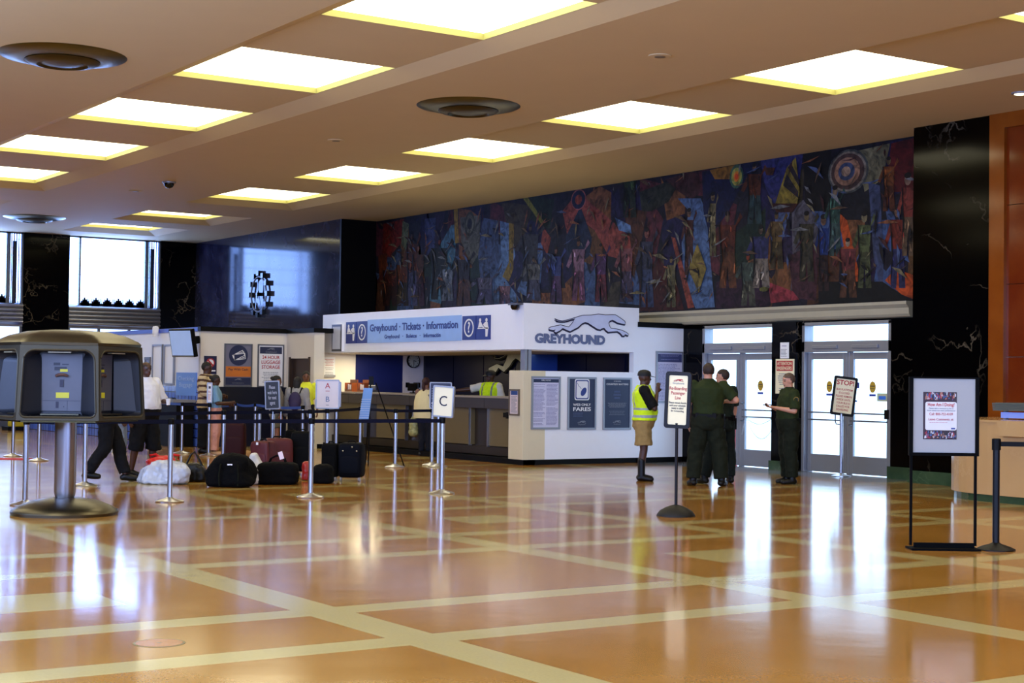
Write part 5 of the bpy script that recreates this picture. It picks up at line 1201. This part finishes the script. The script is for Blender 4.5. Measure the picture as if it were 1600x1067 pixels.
# boarding sign on a dark stand
q = G(1056, 806)
e = empty('floor_sign', (q.x, q.y, 0), 0, 'dark pedestal floor sign about reboarding passengers beside the officers', 'sign')
darkb = mat('dark_brown_metal', (14, 8, 8), .45, spec=.25)
MB().lathe([(.225, 0), (.225, .012), (.19, .06), (.12, .10), (.05, .125), (.03, .13), (0, .13)], 36).build('base', mat('grey_dome', (26, 24, 20), .55, spec=.25), e, smooth=True)
MB().lathe([(.018, .12), (.018, 1.08), (0, 1.08)], 14).build('pole', darkb, e, smooth=True)
s = empty('sign_panel', (0, 0, 1.02), FC-22); s.parent = e
s.rotation_euler = (0, math.radians(2), math.radians(FC-22))
def build_panel(s, w, h, fm, face, r=.035, fw=.028):
    m = MB(); ringframe(m, rrect(w, h, r, 5, 0, h/2), rrect(w-2*fw, h-2*fw, r*.5, 5, 0, h/2), -.02, .02); m.build('frame', fm, s, bevel=.003)
    MB().box(-w/2+fw*.5, w/2-fw*.5, -.01, .01, fw*.5, h-fw*.5).build('face', face, s)
build_panel(s, .31, .66, darkb, mat('boarding_paper', (240, 226, 180), .5), .035, .042)
running_dog(s, .12, 0, .56, red_ink, ink, y=-.013, t=.001); text(s, 'Greyhound', 0, .525, .03, grey_ink, y=-.012)
text(s, 'Re-Boarding\nPassenger\nLine', 0, .41, .055, red_ink, y=-.012, w=.21, bold=.01); text(s, 'Please remain beside\nuntil your schedule\nready is called\nfor re-boarding', 0, .25, .032, ink, y=-.012, w=.21, bold=.01)
# STOP sign
q = G(1314, 744)
e = empty('floor_sign', (q.x, q.y, 0), 0, 'cream STOP sign with black frame on a chrome stand before the doors', 'sign')
MB().lathe([(.17, 0), (.17, .012), (.06, .04), (.03, .055), (0, .055)], 32).build('base', chrome, e, smooth=True)
MB().lathe([(.03, .05), (.03, 1.06), (0, 1.06)], 18).build('pole', chrome, e, smooth=True)
s = empty('sign_panel', (0, 0, 1.03), 0); s.parent = e; s.rotation_euler = (math.radians(-6), math.radians(7), math.radians(FC-10))
build_panel(s, .40, .67, black, cream_paper, .03, .042)
text(s, 'STOP!', 0, .56, .115, red_ink, y=-.012, w=.29, bold=.025); text(s, 'BUS PLATFORM\nIS CLOSED\nPLEASE REMAIN\nINSIDE UNTIL\nYOUR BUS IS\nCALLED FOR\nBOARDING', 0, .27, .05, red_ink, y=-.012, w=.27, bold=.01, spacing=1.15)

# easel frame with the comment poster
a, b = G(1421, 858), G(1525, 859.5)
dv = (b-a).to_2d(); wd = dv.length
e = empty('poster_stand', ((a.x+b.x)/2, (a.y+b.y)/2, 0), math.degrees(math.atan2(dv.y, dv.x)), 'tall black framed poster stand asking How Am I Doing', 'poster stand')
bk = mat('black_powder_coat', (3, 3, 3), .6, spec=.06)
z0, z1 = atz(1470, 712, (a+b)/2), atz(1470, 589, (a+b)/2)
m = MB()
for x in (-wd/2+.01, wd/2-.01): m.box(x-.012, x+.012, -.012, .012, .04, z1)
m.build('leg', bk, e); MB().box(-wd/2-.01, wd/2+.01, -.13, .13, 0, .02).box(-wd/2+.04, wd/2-.02, -.02, .02, .02, .065).build('base_bar', bk, e)
m = MB(); ww = wd+.03; ringframe(m, [(-ww/2, z0), (ww/2, z0), (ww/2, z1), (-ww/2, z1)], [(-ww/2+.035, z0+.03), (ww/2-.035, z0+.03), (ww/2-.035, z1-.015), (-ww/2+.035, z1-.015)], -.035, .02); m.build('frame', bk, e)
MB().box(-ww/2+.03, ww/2-.03, -.02, .0, z0+.02, z1-.01).build('mount_board', mat('mount_board', (158, 157, 156), .6, var=.02), e)
hz = z1-z0
pb, pt = z0+hz*.21, z0+hz*.81; px0, px1 = -ww*.30, ww*.18
MB().box(px0, px1, -.024, -.02, pb, pt).build('poster_sheet', mat('maroon_print', (44, 12, 24), .5), e)
pc_ = (px0+px1)/2; hp = pt-pb; wp = px1-px0
m = MB(); m.prism(rrect(wp*.94, hp*.60, .02, 5, pc_+wp*.03, pb+hp*.49), -.0265, -.0245); m.build('text_card', mat('card_grey', (214, 210, 206), .6), e)
def crowd(z0_, z1_, seed):
    r = random.Random(seed); ms = [mat('photo_dark', (30, 20, 26), .5), mat('photo_tan', (160, 110, 90), .5), mat('photo_light', (190, 190, 196), .5), mat('photo_red', (150, 30, 50), .5), mat('photo_blue', (60, 80, 130), .5)]; m = MB()
    for i in range(110):
        x = r.uniform(px0+.01, px1-.02); z = r.uniform(z0_+.005, z1_-.025); w_ = r.uniform(.006, .02); h_ = r.uniform(.01, .04); h_ = min(h_, z1_-z)
        m.prism([(x, z), (x+w_, z+.003), (x+w_*.8, z+h_), (x+w_*.2, z+h_)], -.0262-i*.00003, -.0245, r.choice((0, 0, 1, 2, 3, 4)))
    m.build('photo_strip', ms, e)
crowd(pt-hp*.19, pt, 3); crowd(pb, pb+hp*.18, 4)
text(e, 'How Am I Doing?', pc_+wp*.03, pb+hp*.73, .045, red_ink, y=-.028, w=wp*.8, bold=.01)
text(e, 'Please take a moment to let us\nknow about our team performance', pc_+wp*.03, pb+hp*.63, .02, grey_ink, y=-.028, w=wp*.84)
text(e, 'Call: 800-752-4109', pc_+wp*.03, pb+hp*.53, .035, red_ink, y=-.028, w=wp*.7); text(e, 'Leave Comments at:', pc_+wp*.03, pb+hp*.42, .03, red_ink, y=-.028, w=wp*.75)
bars(e, pc_-wp*.32, pc_+wp*.38, pb+hp*.34, pb+hp*.37, 1, mat('pinkish_ink', (200, 140, 150), .5), -.0275, 50); MB().box(px1-wp*.17, px1-wp*.05, -.028, -.0265, pb+hp*.215, pb+hp*.245).build('small_logo', blue, e)

# black queue post at the right
q = G(1556, 859)
e = empty('stanchion', (q.x, q.y, 0), 0, 'black queue post with black belt beside the information desk', 'queue post')
MB().lathe([(.18, 0), (.18, .01), (.14, .03), (.06, .055), (.035, .07), (0, .07)], 32).build('base', mat('dull_black', (12, 10, 9), .5, spec=.25), e, smooth=True)
MB().lathe([(.033, .05), (.033, .96), (0, .96)], 20).build('pole', mat('pole_black', (5, 5, 9), .3, spec=.3), e, smooth=True); MB().lathe([(.042, .95), (.042, 1.055), (.03, 1.06), (0, 1.06)], 20).build('head', black, e, smooth=True)
MB().box(.03, 2.0, -.0015, .0015, .985, 1.03, 0, Matrix.Rotation(math.radians(-38), 4, 'Z')).build('belt', black, e)

# tripod easel with blue notice in front of the counter
ap = G(577, 728)
e = empty('tripod_easel', (ap.x, ap.y, 0), FC, 'thin black tripod easel with narrow blue notice before the counter', 'easel')
base = Vector((ap.x, ap.y, 0)); hz = atz(577, 588, base); dd = (ap-C0).length; s_ = dd/F_PX
m = MB()
m.tube([(-.02, 0, 0), (0, .02, hz)], .012, 6); m.build('front_leg', black, e, smooth=True)
MB().tube([(54*s_, .02, 0), (8*s_, .03, hz*.93)], .012, 6).build('right_leg', black, e, smooth=True); MB().tube([(-.12, .55, 0), (0, .05, hz*.93)], .012, 6).build('rear_leg', black, e, smooth=True)
MB().box(-.03, .05, -.0, .06, hz-.16, hz-.0).build('top_clip', black, e)
zb, zt = atz(572, 657, base), atz(572, 606, base)
m = MB(); m.prism([(-17*s_, zb), (-2*s_, zb), (4*s_, zt), (-10*s_, zt)], -.05, -.03); m.build('notice_board', mat('blue_notice', (110, 160, 230), .4), e)
mb = MB()
for k in range(9):
    z = zb+(zt-zb)*(.08+.07*k); x = -11*s_+6*s_*(z-zb)/(zt-zb); mb.box(x-.07, x+.1, -.053, -.05, z, z+.012)
mb.build('fine_print', mat('pale_text', (170, 196, 240), .5), e)

# ================================================================== LUGGAGE
def bag_mesh(dims, power=3.5, n=28, drop=.0, seed=0, amp=.02, sc=4):
    a, b, c = dims[0]/2, dims[1]/2, dims[2]/2; R = []
    f = lambda t: math.copysign(abs(t)**(2/power), t)
    for k in range(n//2+1):
        v = -PI/2+PI*k/(n//2)
        ring = []
        g = (lambda t: math.copysign(abs(t)**(2/max(power, 9)), t)) if v < 0 else f
        for i in range(n):
            u = 2*PI*i/n; q = g(max(math.cos(v), .001)); x, y, z = a*q*f(math.cos(u)), b*q*f(math.sin(u)), c*g(math.sin(v))
            if v < 0: x *= 1+.05*math.sin(v); y *= 1+.05*math.sin(v)
            d = 1+amp/ max(a, .1)*noise.noise(Vector((x*sc+seed, y*sc, z*sc)))*1.6
            x *= d; y *= d
            zz = z+c; zz -= drop*(zz/(2*c))*(abs(x)/a)**2
            ring.append((x, y, max(zz, 0)))
        R.append(ring)
    m = MB(); m.rings(R); return m
def bag(name, px, py, wpx, hpx, depth, m, label, cat='bag', power=3.2, rot=0, handles=None, drop=0, amp=.03, seed=0, group=None, fold=.02):
    q = G(px, py); s_ = (q-C0).dot(FW)/F_PX; w, h = wpx*s_, hpx*s_
    bk_ = Vector((FW.x, FW.y, 0)).normalized()*depth/2
    e = empty(name, (q.x+bk_.x, q.y+bk_.y, 0), FC+rot, label, cat, group)
    mobj(remeshed(bag_mesh((w, depth, h), power, 32, drop, seed, amp), 'body', .014, 2, fold, .07), 'body', [m], e)
    if handles:
        for y in (-depth*.12, depth*.12): MB().tube([(-w*.22, y, h*.86), (-w*.16, y, h*(.86+handles*.7)), (-w*.04, y, h*(.86+handles)), (w*.04, y, h*(.86+handles)), (w*.16, y, h*(.86+handles*.7)), (w*.22, y, h*.86)], .012, 8).build('handle', black_fab, e, smooth=True)
    return e, w, h
leather = mat('black_leather', (5, 5, 6), .4, spec=.3, var=.2, scale=12, bump=.4)
e, w, h = bag('shopping_bag', 246, 754, 50, 40, .3, mat('red_plastic', (196, 26, 24), .35), 'red plastic bag behind the white plastic bag', 'bag', 2.6, amp=.12, seed=3); e.location.x += .18; e.location.y += .28
for sd in (-1, 1): MB().tube([(sd*.06, 0, h*.9), (sd*.13, 0, h*1.04), (sd*.22, 0, h*1.0), (sd*.2, 0, h*.84)], .02, 6).build('handle', mat('red_plastic', (196, 26, 24), .35), e, smooth=True)
e, w, h = bag('plastic_bag', 251, 757, 67, 37, .45, mat('translucent_plastic', (176, 180, 190), .25, var=.35, scale=5, bump=.6), 'crumpled translucent white plastic sack on the floor', 'bag', 2.3, amp=.14, seed=8, fold=.035)
e, w, h = bag('handbag', 300, 753, 39, 29, .22, leather, 'black leather handbag with two tall looped handles', 'bag', 4, amp=.03, drop=.05)
for y in (-.05, .05): MB().tube([(-w*.32, y, h*.85), (-w*.12, y*.5, h*1.45), (w*.02, y*.3, h*1.62), (w*.12, y*.5, h*1.4), (w*.34, y, h*.85)], .010, 8).build('handle', leather, e, smooth=True)
e, w, h = bag('duffel_bag', 357, 762, 72, 53, .45, black_fab, 'large bulging black duffel bag, biggest on the floor', 'bag', 2.9, handles=.12, drop=.06, amp=.06, seed=5)
MB().box(-.02, .05, -.235, -.228, h*.66, h*.7).build('name_tag', paper, e)
for x in (-w*.2, w*.2): MB().tube([(x, -.235, h*.05), (x*1.05, -.245, h*.35), (x*.95, -.22, h*.65), (x*.7, -.12, h*.92)], .011, 6).build('webbing_strap', mat('dark_olive_fabric', (20, 22, 14), .8, spec=.1, var=.2, scale=20), e, smooth=True)
e, w, h = bag('pillow', 391, 759, 22, 50, .28, mat('pale_pillow', (200, 196, 190), .7, var=.1), 'pale pillow squeezed between the two big black bags', 'pillow', 2.4, amp=.06); e.location.x += .12; e.location.y += .18
e, w, h = bag('duffel_bag', 430, 758, 66, 35, .42, black_fab, 'boxy black duffel bag with white paper tag before red suitcases', 'bag', 5, amp=.015, handles=.42, seed=9)
MB().box(-.03, .035, -.003, .003, -.11, .0, 0, Matrix.Rotation(math.radians(-18), 4, 'Y')).build('luggage_tag', mat('pink_white_tag', (236, 214, 220), .5), e, loc=(.05, -.16, h*1.48))
def suitcase(px, py, wpx, hpx, depth, m, label, rot=0, handle=.0, wheels=True, group=None):
    q = G(px, py); s_ = (q-C0).dot(FW)/F_PX; w, h = wpx*s_, hpx*s_
    e = empty('suitcase', (q.x, q.y, 0), FC+rot, label, 'suitcase', group)
    z0 = .05 if wheels else 0
    mm = bag_mesh((w, depth, h-z0), 7, 28, 0, 0, .006); mm.v = [(x, y+depth/2, z+z0) for x, y, z in mm.v]; mm.build('shell', m, e, smooth=True)
    mm = bag_mesh((w*.8, .05, (h-z0)*.5), 5, 20, 0, 0, .004); mm.build('front_pocket', m, e, smooth=True, loc=(0, .01, z0+(h-z0)*.12))
    MB().tube([(-w*.18, depth*.5, h-.01), (-w*.12, depth*.5, h+.025), (w*.12, depth*.5, h+.025), (w*.18, depth*.5, h-.01)], .012, 6).build('carry_handle', black, e, smooth=True)
    zp = MB(); zp.tube([(w/2*.99*x, depth*.22+0, z0+(h-z0)*z) for x, z in ((-.97, .04), (-.99, .5), (-.96, .96), (0, .995), (.96, .96), (.99, .5), (.97, .04))], .006, 5); zp.build('zip', black, e)
    if wheels:
        for x in (-w*.38, w*.38): MB().lathe([(0, -.012), (.03, -.012), (.03, .012), (0, .012)], 14, 0, Matrix.Translation((x, depth*.2, .03)) @ Matrix.Rotation(PI/2, 4, 'Y')).build('wheel', mat('wheel_grey', (150, 150, 160), .3), e)
    if handle:
        for x in (-w*.14, w*.14): MB().tube([(x, depth*.85, h*.9), (x, depth*.85, h+handle)], .007, 6).build('telescopic_rod', chrome, e, smooth=True)
        MB().box(-w*.17, w*.17, depth*.85-.015, depth*.85+.015, h+handle, h+handle+.03).build('telescopic_grip', black, e)
    return e
navy_case = mat('navy_case', (3, 5, 14), .7, spec=.1, var=.15, scale=20)
e = suitcase(403, 745, 34, 56, .28, red_m, 'red suitcase with small white tag, nearer the pillow', -25)
MB().box(-.02, .02, -.04, -.036, .5, .54).build('white_tag', paper, e)
e = suitcase(436, 743, 46, 58, .28, red_m, 'wide red suitcase behind the boxy black duffel bag', 20, handle=.42)
suitcase(364, 722, 34, 62, .3, mat('maroon_case', (44, 4, 8), .6, spec=.2), 'tall dark maroon suitcase beside the pink trousers', 0)
suitcase(470, 742, 34, 68, .3, mat('grey_black_case', (5, 5, 6), .7, spec=.1), 'dark grey upright suitcase behind the front queue post')
suitcase(453, 727, 17, 55, .22, black_fab, 'narrow black suitcase between the red and the dark grey suitcases')
suitcase(513, 751, 26, 58, .28, black_fab, 'black upright suitcase touching the navy suitcase', -8)
e = suitcase(545, 752, 38, 60, .34, navy_case, 'dark navy upright suitcase at the end of the luggage', -8)
for x in (-.09, .05, .12): MB().sphere((x, -.03, .46 if x != .05 else .52), .012, 8).build('metal_stud', chrome, e)
e, w, h = bag('ball_bag', 477, 751, 20, 30, .22, mat('red_ball_bag', (150, 20, 16), .35, var=.4, scale=7), 'small rounded red bag against the front queue post', 'bag', 2.2, amp=.04)
e, w, h = bag('duffel_bag', 503, 756, 34, 30, .35, black_fab, 'low black bag lying before the black suitcases', 'bag', 3.2, amp=.03, seed=4)
e, w, h = bag('shopping_bag', 377, 714, 30, 10, .3, mat('tan_paper', (150, 110, 60), .6, var=.3), 'flat tan bag on the floor by the far queue posts', 'bag', 2.6, amp=.08)
# odds and ends by the far windows
q = G(36, 671); e = empty('cleaning_cart', (q.x-.35, q.y-.5, 0), 0, 'small yellow box on a low black base near the far windows', 'cart'); MB().box(-.3, .3, -.3, .3, .0, .10).build('base', black, e); MB().box(-.18, .18, -.18, .18, .1, .62).build('box', mat('yellow_plastic', (220, 190, 20), .5), e, bevel=.02)
q = G(6, 717); tag(MB().box(-1.3, .45, -.25, .25, 0, .008).build('floor_mat', mat('red_mat', (190, 50, 60), .9), loc=(q.x, q.y, 0), rot=(0, 0, math.radians(FC))), 'thin red mat lying near the far queue posts', 'mat')

# ================================================================== TELEPHONE KIOSK
kx, ky = 5.655, 17.36
fa = math.degrees(math.atan2(-ky, -kx))          # towards the camera
e = empty('telephone_kiosk', (kx, ky, 0), 0, 'large six sided brushed metal public telephone kiosk on a round base', 'telephone kiosk')
gold = mat('gilded_steel', (92, 86, 70), .36, 1, var=.12, scale=2)
MB().lathe([(.58, 0), (.585, .03), (.57, .055), (.50, .095), (.36, .15), (.22, .175), (.17, .185), (0, .185)], 56).build('base', gold, e, smooth=True)
MB().lathe([(.10, .17), (.118, .24), (.118, 1.14), (0, 1.14)], 36).build('column', mat('column_steel', (150, 150, 160), .3, 1, var=.04), e, smooth=True)
ROOF = MB()
def hexring(r, z, n=6, rnd=.25):     # rounded hexagon ring
    out = []
    for i in range(72):
        a = 2*PI*i/72; s6 = ((a-A0) % (PI/3))-PI/6; ap_ = math.cos(PI/6)/math.cos(s6); q = r*(ap_*(1-rnd)+rnd); out.append((q*math.cos(a), q*math.sin(a), z))
    return out
ALPHA = math.radians(fa)-math.radians(7)*1.0     # normal of the face turned slightly away
A0 = ALPHA-PI/6
ROOF.rings([hexring(.74, 1.86), hexring(.80, 1.872), hexring(.805, 1.90), hexring(.77, 1.93), hexring(.63, 1.99), hexring(.44, 2.035), hexring(.22, 2.052), hexring(.02, 2.056)])
ROOF.build('roof', gold, e, smooth=True)
AP0, AP1 = .705, .745          # apothem at top and bottom
W0, W1 = 2*AP0*math.tan(PI/6), 2*AP1*math.tan(PI/6)
ZB, ZT = 1.06, 1.87
shell_d = mat('niche_metal', (44, 44, 48), .4, .4, var=.1)
plate_m = mat('phone_plate', (84, 84, 92), .45, .2, var=.15)
for k in range(6):
    a = ALPHA+k*PI/3
    f_ = empty('telephone_bay', (0, 0, 0), math.degrees(a)+90); f_.parent = e     # local -y looks outward, x to the right
    def q3(x, z, depth=0.0):
        t = (z-ZB)/(ZT-ZB); ap_ = AP1+(AP0-AP1)*t
        return (x, -(ap_-depth), z)
    t_ = lambda z: (W1+(W0-W1)*(z-ZB)/(ZT-ZB))/2
    outer = []; inner = []; n = 8
    H_ = ZT-ZB
    oc = [(1, 1), (-1, 1), (-1, -1), (1, -1)]
    for ci, (sx, sz) in enumerate(oc):
        r = .12 if sz > 0 else .06
        for i in range(n+1):
            an = math.radians(90*ci+90*i/n); cx_ = sx*(.5*W0*(1 if sz > 0 else W1/W0)-.035-r); cz_ = (ZT-.05-r) if sz > 0 else (ZB+.035+r)
            inner.append((cx_+r*math.cos(an), cz_+r*math.sin(an)))
            zc = ZT if sz > 0 else ZB; outer.append((sx*t_(zc) if True else 0, zc) if i in (n//2,) else ((sx*t_(zc), zc)))
    m = MB(); N_ = len(outer)
    vs = [q3(x, z, 0) for x, z in outer]+[q3(x, z, 0) for x, z in inner]+[q3(x, z, .03) for x, z in inner]
    fs = [(i, (i+1) % N_, N_+(i+1) % N_, N_+i) for i in range(N_)]+[(N_+i, N_+(i+1) % N_, 2*N_+(i+1) % N_, 2*N_+i) for i in range(N_)]
    m.add(vs, fs)
    m.tube([q3(x, z, .004) for x, z in inner+inner[:1]], .012, 6)
    m.build('bay_frame', mat('bronze_frame_metal', (66, 60, 46), .5, .7), f_, smooth=True)
    m = MB(); vs = [q3(x, z, .03) for x, z in inner]+[(x*.78, -.42, z*(.94)+1.46*.06) for x, z in inner]
    m.add(vs, [(i, (i+1) % N_, N_+(i+1) % N_, N_+i) for i in range(N_)]+[tuple(N_+i for i in range(N_))]); m.build('bay_liner', shell_d, f_, smooth=False)
    ph = MB().box(-.215, .215, -.445, -.425, 1.16, 1.78).build('telephone_plate', plate_m, f_)
    MB().box(-.08, .05, -.45, -.445, 1.60, 1.64, 0).box(-.02, .06, -.452, -.447, 1.585, 1.615, 1).box(-.06, .08, -.45, -.445, 1.30, 1.36, 1).build('label', [mat('label_black', (30, 34, 50), .5), mat('label_yellow', (200, 190, 40), .5)], ph)
    MB().box(-.09, -.02, -.449, -.445, 1.655, 1.685).box(.0, .07, -.449, -.445, 1.66, 1.672).build('dark_label', mat('label_black', (30, 34, 50), .5), ph); MB().box(-.2, .2, -.4475, -.445, 1.268, 1.272).box(.06, .064, -.4475, -.445, 1.16, 1.268).build('seam', ink, ph); MB().box(-.02, .02, -.458, -.445, 1.42, 1.50).build('keypad', ink, ph); MB().tube([(-.06, -.47, 1.54), (-.03, -.485, 1.555), (.03, -.485, 1.555), (.06, -.47, 1.54)], .016, 8).build('handset', mat('handset_brown', (90, 60, 50), .4), ph, smooth=True)
    MB().box(-.06, -.03, -.449, -.445, 1.19, 1.26).box(.02, .03, -.449, -.445, 1.2, 1.21).build('slot', ink, ph)
    MB().box(-.2, .2, -.60, -.44, 1.115, 1.13).build('shelf', gold, f_)
    MB().box(-.12, .12, -.68, -.62, 1.79, 1.80).build('lamp_strip', mat('lamp_strip', (150, 140, 110), .4), f_)
MB().zprism([(.70*math.cos(A0+PI/3*i)*1.12, .70*math.sin(A0+PI/3*i)*1.12) for i in range(6)], 1.04, 1.065).build('underside', steel_d, e)

# ================================================================== INFORMATION DESK
e = empty('information_desk', (18.2, 12.0, 0), 0, 'curved tan marble information desk with green base at the orange wall', 'desk')
def desk_outline(x, yend, r, off=0):
    P = [(19.34, yend+off), (x+r-.0, yend+off)]
    P = [(19.3, yend+off)]
    for k in range(11):
        a = PI/2+PI/2*k/10; P.append((x-off+ (r+off)+(r+off)*math.cos(a), yend-r+(r+off)*math.sin(a)))
    P += [(x-off, 8.0), (19.3, 8.0)]
    return [(px-18.2, py-12.0) for px, py in P]
MB().zprism(desk_outline(17.12, 15.35, 1.35), .10, 1.075).build('body', desk_m, e, smooth=False)
MB().zprism(desk_outline(17.12, 15.35, 1.35, -.04), 0, .10).build('base', green_m, e)
MB().zprism(desk_outline(17.12, 15.35, 1.35, .015), 1.075, 1.105).build('top', desk_m, e)
MB().box(17.0-18.2, 17.13-18.2, 8-12, 13.75-12, .90, 1.10).build('ledge', desk_m, e)
e = empty('desk_shelf', (17.95, 13.6, 1.105), 0, 'grey louvred shelf box standing on the information desk', 'shelf')
m = MB()
for k in range(5): m.box(-.30-.004*k, .30, -1.2, .75, .12+k*.022, .138+k*.022)
m.box(-.28, .28, -1.18, .73, .12, .23); m.build('louvre', mat('green_grey_louvre', (84, 88, 80), .5), e)
MB().box(-.2, -.15, .6, .65, 0, .12).box(-.2, -.15, -1.0, -.95, 0, .12).build('support', alu, e)
MB().box(-.24, -.22, -1.1, .66, .02, .10).build('painted_glow_strip', mat('blue_glow_paint', (150, 170, 240), .2), e)  # pale blue colour imitates the bluish light under the shelf
